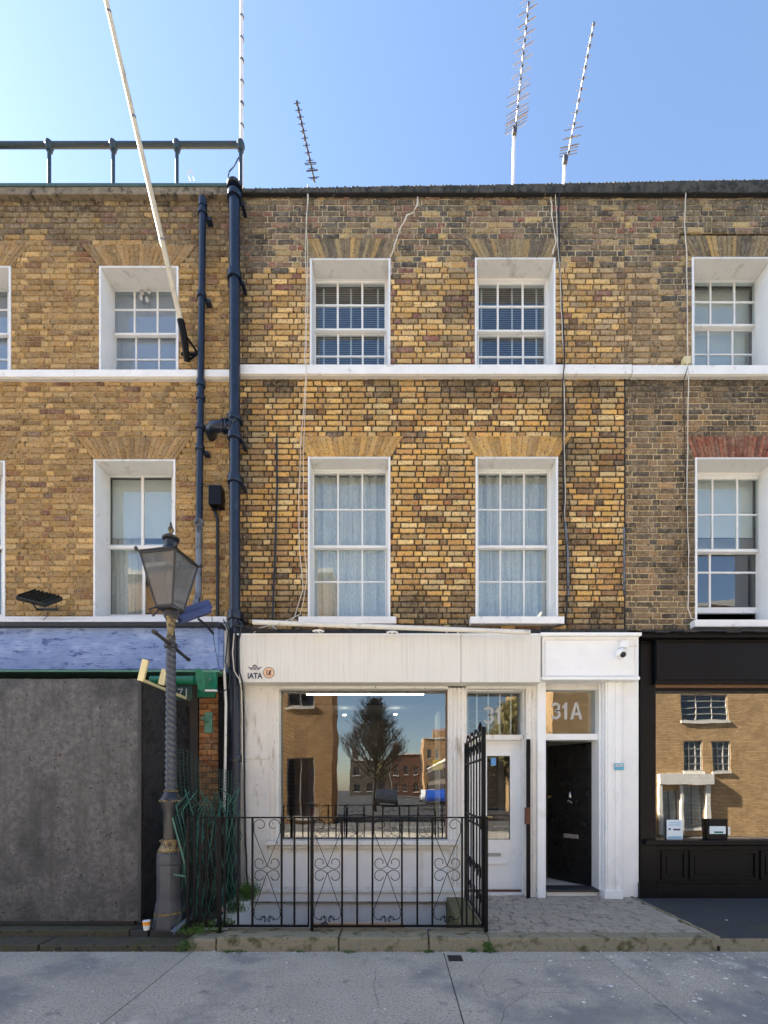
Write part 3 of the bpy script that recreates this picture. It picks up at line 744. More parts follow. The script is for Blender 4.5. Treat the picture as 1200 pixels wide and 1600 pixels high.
course_stones(HL, 'coping_stone', -130, 372, 5.93, 291, 303, 'coping_stone', 9, .3, .01, .003, 5)
bx(XL0, XL1 - .03, -.04, .0, pz(306, 5.97), pz(303.2, 5.95)).obj('lead_flashing', 'lead_dark', HL)
bx(XL0, XL1 - .03, -.08, .3, pz(290.5, 5.92), pz(285.5, 5.92)).obj('gutter_trim', 'green_metal', HL, bevel=.006)

# party wall joint and white-filled cracks
def wallpath(pts, y=-.012): return [(px(a), y, pz(b)) for a, b in pts]
bx(XC1 - .004, XC1 + .006, -.008, .02, pz(984), pz(592)).obj('party_joint', 'cable_black', HC)
def filler(h, pts, w0, seed):
    r = random.Random(seed); P = []
    for (a, b), (c, d_) in zip(pts, pts[1:]):
        n = max(1, int(abs(b - d_) / 5))
        for i in range(n): P.append((lerp(a, c, i / n) + r.uniform(-1, 1), lerp(b, d_, i / n)))
    P.append(pts[-1]); MB().tube([(px(a), -.004, pz(b)) for a, b in P], [w0 * r.uniform(.5, 1.2) for _ in P], 6).obj('crack_filler', 'filler', h, smooth=True)
filler(HC, [(653, 308), (651, 322), (646, 333), (636, 337), (627, 355), (618, 378), (616, 388), (610, 402)], .012, 1)
filler(HC, [(861, 300), (862, 340), (866, 360), (868, 378), (863, 398)], .011, 2)
filler(HC, [(611, 404), (611, 430)], .006, 3)

# ---- windows
def add_window(h, k, label=None):
    a, b, t, c = O[k]
    w = empty_part('window', h, (px((a + b) / 2), 0, pz(c)))
    if label: w['label'] = label
    return w
# middle house, second floor
for k, (fx0, fx1), cols, dy in (('c2a', (487, 607), (527.5, 566), 0), ('c2b', (742, 857), (778, 817), 2)):
    w = add_window(HC, k); a, b, t, c = O[k]; window_reveal(w, a, b, t, c, .22)
    frame_box(w, a, b, t, c, 6.22, fx0 + 3.5, fx1 - 3.5, 436 + dy, 580)
    sash(w, 6.25, fx0 + 3.5, fx1 - 3.5, 436 + dy, 516 + dy, cols, [475.5 + dy], 2.5, 5, 3, 'glass_old')
    sash(w, 6.30, fx0 + 4, fx1 - 4, 513 + dy, 592, [q + .6 for q in cols], [555.5 + dy * .5], 2.5, 9, 5, 'glass_old')
    g = MB(); zz = pz(447, 6.4)
    while zz > pz(590, 6.4):
        g.face_box([(px(fx0, 6.4), .40, zz - .008), (px(fx1, 6.4), .40, zz - .008), (px(fx1, 6.4), .428, zz + .010), (px(fx0, 6.4), .428, zz + .010),
                    (px(fx0, 6.4), .40, zz - .006), (px(fx1, 6.4), .40, zz - .006), (px(fx1, 6.4), .428, zz + .012), (px(fx0, 6.4), .428, zz + .012)]); zz -= .030
    g.obj('blind', 'blind_slat', w)
    bx(px(fx0, 6.4), px(fx1, 6.4), .39, .43, pz(450, 6.4), pz(441, 6.4)).obj('blind_headrail', 'blind_slat', w, bevel=.003)
    for q in ((506, 548.5, 590.5) if k == 'c2a' else (752, 800, 838)):
        bx(px(q - 1.3, 6.37), px(q + 1.3, 6.37), .365, .375, pz(590, 6.37), pz(452, 6.37)).obj('security_bar', 'security_bar', w)
    room(w, a, b, t, c)
# middle house, first floor
for k, (fx0, fx1), cols in (('c1a', (485, 608), (528, 566)), ('c1b', (742, 861), (782, 819))):
    w = add_window(HC, k); a, b, t, c = O[k]; window_reveal(w, a, b, t, c, .20)
    frame_box(w, a, b, t, c, 6.20, fx0 + 3.5, fx1 - 3.5, 735, 966)
    sash(w, 6.23, fx0 + 3.5, fx1 - 3.5, 735, 856, cols, [795.5], 2, 4, 4, 'glass_old', bar=2.4)
    sash(w, 6.28, fx0 + 4, fx1 - 4, 852, 970, cols, [908.5], 2, 6, 7, 'glass_old', bar=2.4)
    curtain(w, 6.40, fx0 - 4, fx1 + 6, 738, 975, 'curtain_lace', 7, .032, seed=ord(k[2]))
    room(w, a, b, t, c, y0=.5)
# right house
w = add_window(HR, 'r2'); a, b, t, c = O['r2']; window_reveal(w, a, b, t, c, .25)
frame_box(w, a, b, t, c, 6.25, 1083, 1187, 429, 578)
sash(w, 6.28, 1083, 1187, 429, 509, (1111, 1148.5), [470.5], 2.5, 5, 3, 'glass_old', bar=2.6)
sash(w, 6.33, 1083, 1186, 506, 585, (1107.5, 1145.5), [552.5], 2.5, 9, 5, 'glass_old', bar=2.6)
curtain(w, 6.46, 1074, 1200, 438, 580, 'blind_cream', 2, .006, 3); bx(px(1078, 6.5), px(1190, 6.5), .48, .52, pz(590, 6.5), pz(430, 6.5)).obj('lining', 'curtain_plain', w)
room(w, a, b, t, c, y0=.6)
w = add_window(HR, 'r1', 'part-open sash window under a red brick arch'); a, b, t, c = O['r1']; window_reveal(w, a, b, t, c, .25)
frame_box(w, a, b, t, c, 6.25, 1086, 1191, 742, 968)
sash(w, 6.28, 1087, 1191, 742, 862, (1114, 1153), [803.5], 3, 6, 4, 'glass_old', bar=2.6)
sash(w, 6.33, 1087, 1190, 857, 958, (1110,), [894], 3, 8, 9, 'glass_old', bar=3)
bx(px(1078, 6.42), px(1200, 6.42), .42, .43, pz(840, 6.42), pz(745, 6.42)).obj('roller_blind', 'blind_cream', w)
g = MB(); q = 1090
for q0, q1 in ((1090, 1112), (1114, 1150), (1152, 1180)): g.box(px(q0, 6.6), px(q1, 6.6), .6, .62, pz(862, 6.6), pz(842, 6.6))
g.obj('stacked_papers', 'paper', w)
bx(px(1080, 6.44), px(1200, 6.44), .44, .47, pz(950, 6.44), pz(868, 6.44)).obj('desk_panel', 'chair_fabric', w)
room(w, a, b, t, c, y0=.7)
# left house
for k, fx in (('l2b', (174, 280)), ('l2a', (-84, 17))):
    w = add_window(HL, k); a, b, t, c = O[k]; window_reveal(w, a, b, t, c, .26)
    f0, f1 = fx
    frame_box(w, a, b, t, c, 6.26, f0 + 1.5, f1 - 3, 445, 580)
    s = 174 - f0
    sash(w, 6.29, f0 + 1.5, f1 - 3, 445, 523, (209.5 - s, 245.5 - s), [482.5], 2.5, 4, 3, 'glass_frosted', bar=2.6)
    sash(w, 6.34, f0 + 4, f1 - 3, 519, 590, (212 - s, 248 - s), [560.5], 2.5, 7, 5, 'glass_frosted', bar=2.6)
    bx(px(f0, 6.7), px(f1, 6.7), .62, .64, pz(590, 6.6), pz(440, 6.6)).obj('blind', 'curtain_plain' if k == 'l2a' else 'curtain_lace', w)
    if k == 'l2b':
        g = MB()
        for (u, v, an) in ((222, 458, 35), (233, 456, 25), (221, 466, 10), (230, 469, 15)):
            M = Matrix.Translation((px(u, 6.28), .27, pz(v, 6.28))) @ Matrix.Rotation(R(-an), 4, 'Y')
            g.lathe([(.0, -.045), (.018, -.03), (.024, 0), (.016, .03), (0, .045)], 8, M @ Matrix.Diagonal((1, .3, 1, 1)))
        g.obj('window_ventilator', 'frost_white', w, smooth=True)
    room(w, a, b, t, c, y0=.8)
for k, fx in (('l1b', (163, 275)), ('l1a', (-110, 8))):
    w = add_window(HL, k); a, b, t, c = O[k]; window_reveal(w, a, b, t, c, .26)
    f0, f1 = fx; s = 163 - f0
    frame_box(w, a, b, t, c, 6.26, f0 + 3, f1 - 3, 738, 966)
    bx(px(f0 - 2, 6.24), px(f1, 6.24), .235, .258, pz(739, 6.24), pz(735, 6.24)).obj('painted_shadow_strip', 'cable_black', w)  # solid black strip, shade painted in above the sash
    sash(w, 6.29, f0 + 3, f1 - 3, 738, 857, (222 - s,), [], 4, 6, 5, 'glass_old', bar=4)
    sash(w, 6.34, f0 + 5, f1 - 3, 850, 966, (224 - s,), [], 3, 7, 6, 'glass_old', bar=4)
    bx(px(f0, 6.42), px(f1, 6.42), .42, .43, pz(839, 6.42), pz(735, 6.42)).obj('roller_blind', 'blind_cream', w)
    bx(px(f0, 6.42), px(f1, 6.42), .415, .435, pz(841, 6.42), pz(838, 6.42)).obj('blind_hem', 'white_new', w)
    if k == 'l1b':
        curtain(w, 6.50, 166, 223, 838, 972, 'curtain_lace', 3, .02, 8)
        bx(px(224, 6.6), px(285, 6.6), .7, .75, pz(980, 6.6), pz(926, 6.6)).obj('reflection_panel', 'wood_brown', w)  # brown panel put in for the orange reflection in this pane
    room(w, a, b, t, c, y0=.8)

# ------------------------------------------------------------------ middle shopfront
SF = empty_part('shopfront', HC, (px(540), 0, 0)); SF['label'] = 'worn white shopfront with pale fascia and large single pane'
def P(name, m, x0, x1, y0, y1, d, back, parent=SF, bevel=.004, label=None):
    """box whose front face fills the px rectangle at depth d, going back to world y = back"""
    return bx(px(x0, d), px(x1, d), d - 6, back, pz(y1, d), pz(y0, d)).obj(name, m, parent, bevel=bevel, label=label)
# fascia box
for a, b in ((373, 720), (720.6, 845)): P('fascia_panel', 'fascia_panel', a, b, 991, 1066, 5.74, -.02, bevel=.006)
P('fascia_rim', 'white_new', 370, 846, 989.5, 991.5, 5.735, -.02); P('fascia_ledge', 'lead_dark', 368, 850, 986.5, 989.2, 5.76, .02)
bx(px(374), px(976), -.10, .02, pz(990, 5.92), pz(984, 5.92)).obj('lead_flashing', 'coping_dark', SF, bevel=.004)
P('head_rail', 'white_worn', 383, 850, 1066.5, 1076, 5.98, .12)
bx(px(372), px(386), .0, .12, -.6, pz(1066)).obj('corner_pier', 'white_worn', SF)
# right part of the fascia over door 31A
P('fascia_panel', 'white_new', 847, 998, 991, 1060, 5.80, -.02, bevel=.006)
P('fascia_cornice', 'white_new', 845, 1003, 988, 993, 5.74, -.02)
g = MB()
for q in ((853, 992, 999, 1000.5), (853, 992, 1055, 1056.5)): g.box(px(q[0], 5.79), px(q[1], 5.79), -.212, -.2, pz(q[3], 5.79), pz(q[2], 5.79))
for q in ((851.5, 853), (992, 993.5)): g.box(px(q[0], 5.79), px(q[1], 5.79), -.212, -.2, pz(1056.5, 5.79), pz(999, 5.79))
g.obj('moulding', 'white_paint', SF, bevel=.002)
P('fascia_base', 'white_new', 846, 1000, 1057, 1062, 5.77, -.02)
# pilasters
def pilaster(x0, x1, y0, y1, d, m='white_worn', flutes=True, base=False):
    p = P('pilaster', m, x0, x1, y0, y1, d, .10)
    n = max(2, int((x1 - x0) / 7))
    if flutes:
        for i in range(n):
            u = lerp(x0 + 2, x1 - 2, (i + .5) / n)
            P('reed', m, u - 1.6, u + 1.6, y0 + 4, y1 - 8, d - .014, d - 6 + .002, parent=SF, bevel=.004)
    return p
P('pilaster', 'white_worn', 383, 418, 1070, 1390, 5.97, .12); P('pilaster_plinth', 'white_worn', 382, 420, 1180, 1186, 5.955, .0)
pilaster(418, 436, 1070, 1322, 5.99)
pilaster(700, 728, 1070, 1410, 5.98); pilaster(822, 845, 1070, 1405, 5.97)
P('pilaster', 'white_new', 840, 853, 1064, 1405, 5.93, .12)
P('pilaster', 'white_new', 946, 972, 1062, 1404, 5.90, .3); P('reed', 'white_new', 950, 956, 1066, 1396, 5.885, -.1); P('reed', 'white_new', 962, 968, 1066, 1396, 5.885, -.1)
P('pilaster', 'white_new', 972, 998, 1060, 1402, 5.95, .3); P('pilaster_plinth', 'white_new', 945, 974, 1392, 1406, 5.87, .3)
# jamb linings and reveals
bx(px(935, 6.02), px(946, 5.95), .0, .35, pz(1394, 6), pz(1064, 6)).obj('door_jamb', 'white_new', SF, bevel=.004)
bx(px(940, 5.98), px(947, 5.95), -.05, .02, pz(1396, 6), pz(1064, 6)).obj('door_jamb', 'white_new', SF, bevel=.004)
# stall riser below the window
P('stall_riser', 'white_worn', 418, 700, 1326, 1412, 6.0, .12); P('window_sill', 'white_worn', 414, 716, 1314, 1321, 5.88, .08, bevel=.008); P('sill_moulding', 'white_worn', 420, 706, 1321.2, 1326, 5.94, .05)
for a, b in ((436, 530), (536, 655), (661, 700)): P('riser_panel', 'white_paint', a, b, 1332, 1386, 5.985, .02, bevel=.005)
P('ledge', 'white_worn', 382, 728, 1390, 1395, 5.93, .1); P('plinth', 'white_paint', 380, 722, 1395.3, 1409, 5.96, .1); P('ledge', 'kerb_stone', 380, 722, 1409.3, 1411, 5.93, .1)
# big window
WN = empty_part('shop_window', HC, (px(568), .1, pz(1312)))
g = MB()
for q in ((434, 438, 1076, 1314), (696, 700, 1076, 1314), (438, 696, 1076, 1079), (438, 696, 1311, 1314)): g.box(px(q[0], 6.1), px(q[1], 6.1), .08, .13, pz(q[3], 6.1), pz(q[2], 6.1))
g.obj('frame', 'wood_brown', WN, bevel=.003)
bx(px(437, 6.1), px(697, 6.1), .098, .104, pz(1312, 6.1), pz(1078, 6.1)).obj('pane', 'glass_shop', WN)
bx(px(676, 6.1), px(692, 6.1), .106, .108, pz(1203, 6.1), pz(1187, 6.1)).obj('sticker', 'sticker_yellow', WN)
g = MB(); [g.box(px(678, 6.1), px(690, 6.1), .1085, .110, pz(q + .8, 6.1), pz(q, 6.1)) for q in (1191, 1195, 1198)]; g.obj('sticker_print', 'ink_navy', WN)
def digits(par, s, x, y, z, h):
    """etched sans numerals, each a flat piece on the glass"""
    for ch in s:
        if ch == '1':
            w = h * .30; t = h * .17
            pts = [(x + w - t, z), (x + w, z), (x + w, z + h), (x + w - t * .75, z + h), (x + w - t * 1.3, z + h * .84), (x, z + h * .76), (x, z + h * .63), (x + w - t, z + h * .70)]
            MB().poly([(a, y, b) for a, b in pts], (0, .002, 0)).obj('numeral', 'frost_white', par); x += h * .47
        elif ch == 'A':
            w = h * .72; t = h * .17; c = x + w / 2
            g = MB(); g.poly([(x, y, z), (x + t, y, z), (c + t * .05, y, z + h * .80), (c + t * .45, y, z + h), (c - t * .45, y, z + h)], (0, .002, 0)); g.poly([(x + w, y - .0005, z), (c + t * .45, y - .0005, z + h), (c - t * .25, y - .0005, z + h), (x + w - t, y - .0005, z)], (0, .002, 0)); g.box(x + w * .27, x + w * .73, y - .001, y + .001, z + h * .24, z + h * .38)
            g.obj('numeral', 'frost_white', par); x += h * .8
        else:
            pts = []; 
            for k in range(15): a = R(160 - k * 250 / 14); pts.append((x + h * .27 + h * .205 * math.cos(a), z + h * .725 + h * .195 * math.sin(a)))
            for k in range(17): a = R(95 - k * 255 / 16); pts.append((x + h * .27 + h * .225 * math.cos(a), z + h * .29 + h * .215 * math.sin(a)))
            g = MB(); wd = h * .078
            for k, (u, v) in enumerate(pts):
                p0 = pts[max(k - 1, 0)]; p1 = pts[min(k + 1, len(pts) - 1)]; dx, dz = p1[0] - p0[0], p1[1] - p0[1]; L_ = math.hypot(dx, dz) or 1
                g.v += [(u - dz / L_ * wd, y, v + dx / L_ * wd), (u + dz / L_ * wd, y, v - dx / L_ * wd)]
            for k in range(len(pts) - 1): g.f.append((2 * k, 2 * k + 1, 2 * k + 3, 2 * k + 2))
            g.obj('numeral', 'frost_white', par); x += h * .66
# door 31
D1 = empty_part('front_door', HC, (px(777, 6.2), .2, .13)); D1['label'] = 'white half-glazed door numbered 31'
P('transom_frame', 'white_worn', 726, 822, 1148, 1156, 6.08, .25); P('transom_frame', 'white_worn', 726, 822, 1070, 1080, 6.08, .25)
P('door_jamb', 'white_worn', 722, 730, 1070, 1402, 6.05, .3); P('door_jamb', 'white_paint', 817, 823, 1070, 1402, 6.08, .3)
bx(px(727, 6.2), px(820, 6.2), .198, .204, pz(1149, 6.2), pz(1079, 6.2)).obj('transom_pane', 'glass_door', D1)
for q in (745, 763, 781, 798): bx(px(q - 1, 6.26), px(q + 1, 6.26), .26, .27, pz(1150, 6.26), pz(1076, 6.26)).obj('security_bar', 'security_bar', D1)
digits(D1, '31', px(756, 6.18), .194, pz(1131, 6.18), .235)
d_ = 6.2; g = MB()
for q in ((730, 760, 1156, 1392), (798, 817, 1156, 1392), (760, 798, 1156, 1180), (760, 798, 1313, 1392)): g.box(px(q[0], d_), px(q[1], d_), .2, .245, pz(q[3], d_), pz(q[2], d_))
g.obj('leaf', 'white_new', D1, bevel=.003)
g = MB()
for q in ((757, 761, 1177, 1316), (797, 800, 1177, 1316), (761, 797, 1177, 1181), (761, 797, 1312, 1316)): g.box(px(q[0], 6.19), px(q[1], 6.19), .188, .202, pz(q[3], 6.19), pz(q[2], 6.19))
g.obj('bead', 'white_new', D1, bevel=.003)
bx(px(759, 6.22), px(799, 6.22), .22, .226, pz(1314, 6.22), pz(1179, 6.22)).obj('pane', 'glass_door', D1)
bx(px(760, 6.18), px(783, 6.18), .178, .2, pz(1338, 6.18), pz(1333, 6.18)).obj('letter_plate', 'steel_plate', D1, bevel=.002)
bx(px(757, 6.16), px(791, 6.16), .17, .2, pz(1350, 6.18), pz(1343, 6.18)).obj('weather_strip', 'white_new', D1, bevel=.003)
bx(px(767, 6.21), px(775, 6.21), .212, .216, pz(1196, 6.21), pz(1184, 6.21)).obj('sticker', 'sticker_blue', D1)
P('threshold', 'rust', 728, 822, 1391, 1396, 6.15, .3, parent=D1); P('door_step', 'white_worn', 726, 826, 1396.3, 1404, 6.05, .3, parent=D1)
g = bx(px(823, 5.9), px(829, 5.9), -.10, -.07, pz(1408, 5.9), pz(1155, 5.9)).obj('iron_stile', 'black_iron', D1, bevel=.002)
P('lock', 'rust', 821, 828, 1262, 1288, 5.88, -.07, parent=D1)
# door 31A, open inwards
D2 = empty_part('front_door', HC, (px(895, 6.1), .15, .13)); D2['label'] = 'open black panelled door numbered 31A'
P('transom_frame', 'white_new', 851, 938, 1146.5, 1156, 6.05, .25); P('transom_frame', 'white_worn', 851, 938, 1066, 1077.5, 6.05, .25)
bx(px(851, 6.12), px(937, 6.12), .118, .124, pz(1148, 6.12), pz(1076, 6.12)).obj('transom_pane', 'glass_shop', D2)
digits(D2, '31A', px(861, 6.11), .114, pz(1124, 6.11), .225)
P('threshold', 'slate_step', 852, 946, 1390, 1394, 6.0, .28, parent=D2, bevel=.008); P('door_step', 'white_worn', 854, 944, 1393.5, 1402, 6.03, .3, parent=D2)
hx, hy = px(935, 6.17), .17; L = .80; ang = R(56); zb, zt = .212, pz(1159, 6.17)
u = Vector((-math.cos(ang), math.sin(ang), 0)); n = Vector((-math.sin(ang), -math.cos(ang), 0))
def dbox(s0, s1, z0, z1, o0, o1):
    a = Vector((hx, hy, 0)); p = [a + u * s0 + n * o0, a + u * s1 + n * o0, a + u * s1 + n * o1, a + u * s0 + n * o1]
    return MB().face_box([(q.x, q.y, z0) for q in p] + [(q.x, q.y, z1) for q in p])
leaf = dbox(0, L, zb, zt, -.022, .022).obj('leaf', 'door_black', D2, bevel=.003)
for s0, s1 in ((.09, .36), (.44, .71)):
    for za, zc in ((.2, .62), (.74, 1.52), (1.62, 1.92)):
        dbox(s0, s1, zb + za, zb + zc, .022, .030).obj('panel_moulding', 'door_black', leaf, bevel=.004); dbox(s0 + .03, s1 - .03, zb + za + .03, zb + zc - .03, .030, .036).obj('panel_field', 'door_black', leaf, bevel=.004)
dbox(.28, .52, zb + .62, zb + .68, .022, .034).obj('letter_plate', 'chrome', leaf, bevel=.003)
m = MB(); c = Vector((hx, hy, 0)) + u * .40 + n * .05
m.tube([c + Vector((0, 0, zb + 1.13 + .02 * math.sin(k))) + u * .035 * math.cos(k * .7) for k in range(10)], .009, 6); m.lathe([(0, 1.18), (.018, 1.19), (.024, 1.22), (.012, 1.26), (0, 1.28)], 10, Matrix.Translation((c.x, c.y, zb)))
m.obj('knocker', 'chrome', leaf, smooth=True)
MB().lathe([(0, 0), (.012, 0), (.012, .03), (.024, .04), (.022, .06), (0, .065)], 12, Matrix.Translation(Vector((hx, hy, zb + 1.2)) + u * .74 + n * .02) @ n.to_track_quat('Z', 'X').to_matrix().to_4x4()).obj('door_knob', 'brass', leaf, smooth=True)
for z in (.18, 1.95): bx(hx - .01, hx + .012, hy - .045, hy - .01, zb + z - .05, zb + z + .05).obj('hinge', 'steel_plate', D2, bevel=.002)
# hallway
g = MB()
g.box(px(848, 6.3), px(848, 6.3) + .02, .26, 2.6, .0, 3.0); g.box(2.76, 2.79, .30, 2.6, .0, 3.0); g.box(1.9, 2.8, 2.6, 2.65, 0, 3.0); g.box(1.9, 2.8, .26, 2.6, 2.95, 3.0)
g.obj('hallway_wall', 'hall_paint', HC); bx(1.93, 2.77, .26, 2.6, .05, .202).obj('hallway_floor', 'hall_floor', HC)
# door entry plaque, dome camera
tag(MB().box(px(957, 5.94), px(971, 5.94), -.128, -.110, pz(1203.5, 5.94), pz(1193, 5.94)).obj('blue_plaque', 'plaque_blue', bevel=.003), 'small pale blue plaque on the white pilaster beside the open door', 'sign')
pl = bpy.data.objects['blue_plaque']; bx(px(958.5, 5.93), px(969.5, 5.93), -.131, -.1275, pz(1198.5, 5.93), pz(1194.5, 5.93)).obj('plaque_print', 'paper', pl)
g = MB(); [g.box(px(959.5, 5.93), px(968.5, 5.93), -.1325, -.1305, pz(q + .5, 5.93), pz(q, 5.93)) for q in (1195.4, 1197)]; g.obj('plaque_lines', 'ink_navy', pl)
DC = thing('dome_camera', 'white round security camera on the white fascia above door 31A', 'security camera', (px(974, 5.7), -.2, pz(1012, 5.75)))
bx(px(970, 5.75), px(981, 5.75), -.28, -.2, pz(1012, 5.75), pz(1001, 5.75)).obj('junction_box', 'white_new', DC, bevel=.006)
M = Matrix.Translation((px(973, 5.68), -.30, pz(1021, 5.68))) @ Vector((.15, -.75, -.5)).to_track_quat('Z', 'X').to_matrix().to_4x4()
MB().lathe([(0, -.06), (.04, -.055), (.062, -.03), (.066, 0), (.055, .022), (0, .024)], 24, M).obj('housing', 'white_new', DC, smooth=True)
MB().lathe([(.036, .020), (.036, .03), (.028, .046), (.012, .056), (0, .058)], 20, M).obj('lens', 'screen', DC, smooth=True)
MB().tube([(px(981, 5.75), -.215, pz(1006, 5.75)), (px(990, 5.75), -.215, pz(1009, 5.75)), (px(997, 5.78), -.215, pz(1009, 5.78))], .003, 6).obj('lead', 'cable_white', DC)

# logos on the fascia
yF = -.2635; dF = 5.735
LG = thing('airline_logo', 'navy winged globe logo with the letters IATA on the pale fascia', 'logo', (px(398, dF), yF, pz(1060, dF)))
text_obj('lettering', 'IATA', .098, 'ink_navy', LG, (px(398, dF), yF, pz(1060, dF)), sx=.86, align='CENTER', font_off=.003)
g = MB(); cx, cz = px(398, dF), pz(1043.5, dF)
for k in range(4):
    for sx in (-1, 1):
        g.poly([(cx + sx * .036, yF - .001, cz - .004 - k * .0105), (cx + sx * (.092 - k * .016), yF - .001, cz + .018 - k * .014), (cx + sx * (.088 - k * .016), yF - .001, cz + .011 - k * .014), (cx + sx * .034, yF - .001, cz - .0115 - k * .0105)], (0, .002, 0))
g.obj('wings', 'ink_navy', LG)
g = MB(); ring = [(cx + .029 * math.cos(a * .2618), yF, cz + .008 + .029 * math.sin(a * .2618)) for a in range(25)]; g.tube(ring, .003, 5)
g.tube([(cx, yF, cz - .02), (cx, yF, cz + .037)], .002, 5); g.tube([(cx - .028, yF, cz + .008), (cx + .028, yF, cz + .008)], .002, 5)
for s in (-1, 1): g.tube([(cx + s * .014 * math.cos(a * .5236 - 1.5708), yF, cz + .008 + .028 * math.sin(a * .5236 - 1.5708)) for a in range(7)], .0018, 5)
g.obj('globe', 'ink_navy', LG)
BD = thing('round_badge', 'round peach badge with a brown emblem beside the winged logo', 'logo', (px(420, dF), yF, pz(1051, dF)))
cx, cz = px(420, dF), pz(1051, dF); Mb = Matrix.Translation((cx, yF, cz)) @ Matrix.Rotation(R(90), 4, 'X')
MB().lathe([(0, -.001), (.068, -.001), (.068, .001), (0, .001)], 32, Mb).obj('disc', 'badge_skin', BD)
MB().tube([(cx + .067 * math.cos(a * .19635), yF - .001, cz + .067 * math.sin(a * .19635)) for a in range(33)], .003, 5).obj('ring', 'badge_brown', BD)
g = MB(); y_ = yF - .002
g.poly([(cx - .028, y_, cz - .034), (cx + .028, y_, cz - .034), (cx + .032, y_, cz - .024), (cx - .026, y_, cz - .022)], (0, .002, 0))
g.poly([(cx - .030, y_, cz - .02), (cx - .020, y_, cz - .02), (cx - .016, y_, cz + .034), (cx - .026, y_, cz + .036)], (0, .002, 0))
g.poly([(cx - .006, y_, cz - .018), (cx + .026, y_, cz - .02), (cx + .022, y_, cz + .004), (cx + .034, y_, cz + .034), (cx + .008, y_, cz + .028), (cx - .002, y_, cz + .004)], (0, .002, 0))
g.obj('emblem', 'badge_brown', BD)

# long white tube and little fascia lamps
AT = thing('awning_tube', 'long white tube fixed along the top of the pale fascia', 'awning tube', (px(610, 5.62), -.38, pz(980, 5.62)))
MB().tube([(px(395, 5.6), -.40, pz(972, 5.6)), (px(828, 5.6), -.40, pz(988, 5.6))], .029, 16).obj('tube', 'pipe_white', AT, smooth=True)
for q in (420, 700, 718, 815):
    z = pz(lerp(972, 988, (q - 395) / 433), 5.6)
    MB().box(px(q, 5.6) - .012, px(q, 5.6) + .012, -.40, .0, z + .012, z + .030).obj('bracket', 'white_paint', AT)
for i, (q, v) in enumerate(((497, 985), (613, 987))):
    T = thing('fascia_lamp', 'small white fascia lamp, %s of the two under the long tube' % ('left' if i == 0 else 'right'), 'lamp', (px(q, 5.7), -.3, pz(v, 5.7)), 'lamps on top of the pale fascia')
    M = Matrix.Translation((px(q, 5.62), -.36, pz(v, 5.62))) @ Matrix.Rotation(R(10), 4, 'X')
    MB().lathe([(0, -.008), (.07, -.008), (.074, .002), (.05, .012), (0, .016)], 20, M).obj('shade', 'white_new', T, smooth=True)
    MB().box(px(q, 5.62) - .008, px(q, 5.62) + .008, -.36, -.2, pz(v, 5.62) + .01, pz(v, 5.62) + .02).obj('arm', 'white_new', T)
    for s in (-1, 1): MB().lathe([(0, -.02), (.012, -.02), (.014, 0), (0, .0)], 10, Matrix.Translation((px(q, 5.62) + s * .03, -.37, pz(v, 5.62) - .003))).obj('bulb', 'steel_plate', T, smooth=True)

# ------------------------------------------------------------------ inside the middle shop
SI = empty_part('shop_room', HC, (-.5, 2, 0))
g = MB(); x0, x1 = -2.0, .93
g.box(x0 - .05, x0, .13, 5.2, -.1, 3.35); g.box(x1, x1 + .05, .25, 5.2, -.1, 3.35); g.box(x0, x1, 5.2, 5.25, -.1, 3.35); g.box(x0, x1, .14, .16, 2.80, 3.35); g.box(x0, px(436), .14, .18, 0, 2.7); g.box(px(700), px(724), .14, .18, 0, 2.7); g.box(x0, px(728), .14, .18, 0, pz(1318))
g.obj('room_wall', 'room_wall', SI); bx(x0, x1, .16, 5.2, 3.30, 3.36).obj('ceiling', 'ceiling', SI); bx(x0, x1, .13, 5.2, -.1, .12).obj('floor', 'room_floor', SI)
bx(px(460, 7.6), px(482, 7.6), 1.6, 5.2, .12, pz(1140, 7.6)).obj('partition', 'wood_brown', SI)
bx(.62, .66, 1.0, 1.5, .12, 2.7).obj('column', 'white_worn', SI)
def ip(x, y, d): return (px(x, d), d - 6, pz(y, d))
for i, (a, b) in enumerate(((479, 569), (571, 662))):
    T = thing('ceiling_light', 'glowing fluorescent tube behind the shop window, %s one of the pair' % ('left' if i == 0 else 'right'), 'ceiling light', ip((a + b) / 2, 1080, 7.6), 'fluorescent tubes in the shop')
    z = pz(1084, 7.6)
    MB().tube([(px(a, 7.6), 1.6, z), (px(b, 7.6), 1.6, z)], .021, 10).obj('tube', 'tube_light', T); bx(px(a, 7.6), px(b, 7.6), 1.575, 1.625, z + .025, z + .055).obj('batten', 'white_new', T)
    bx(px(a, 7.6), px(a, 7.6) + .03, 1.59, 1.61, z + .05, 3.31).obj('hanger', 'white_new', T)
for i, (a, b) in enumerate(((538.5, 1116.5), (617.5, 1115.5))):
    T = tag(MB().lathe([(0, -.02), (.035, -.02), (.04, 0), (0, 0)], 14, Matrix.Translation(ip(a, b, 10.2))).obj('spot_bulb', 'downlight'), 'small bright spotlight inside the shop, %s of the two' % ('left' if i == 0 else 'right'), 'spotlight', 'spotlights in the shop')
DK = thing('office_desk', 'office desk inside the shop behind the railing', 'desk', (-.3, 2.4, .12))
bx(-1.3, .5, 2.1, 2.8, .82, .86).obj('top', 'desk', DK, bevel=.004)
for a in (-1.28, .44): bx(a, a + .04, 2.12, 2.78, .12, .82).obj('side_panel', 'desk', DK)
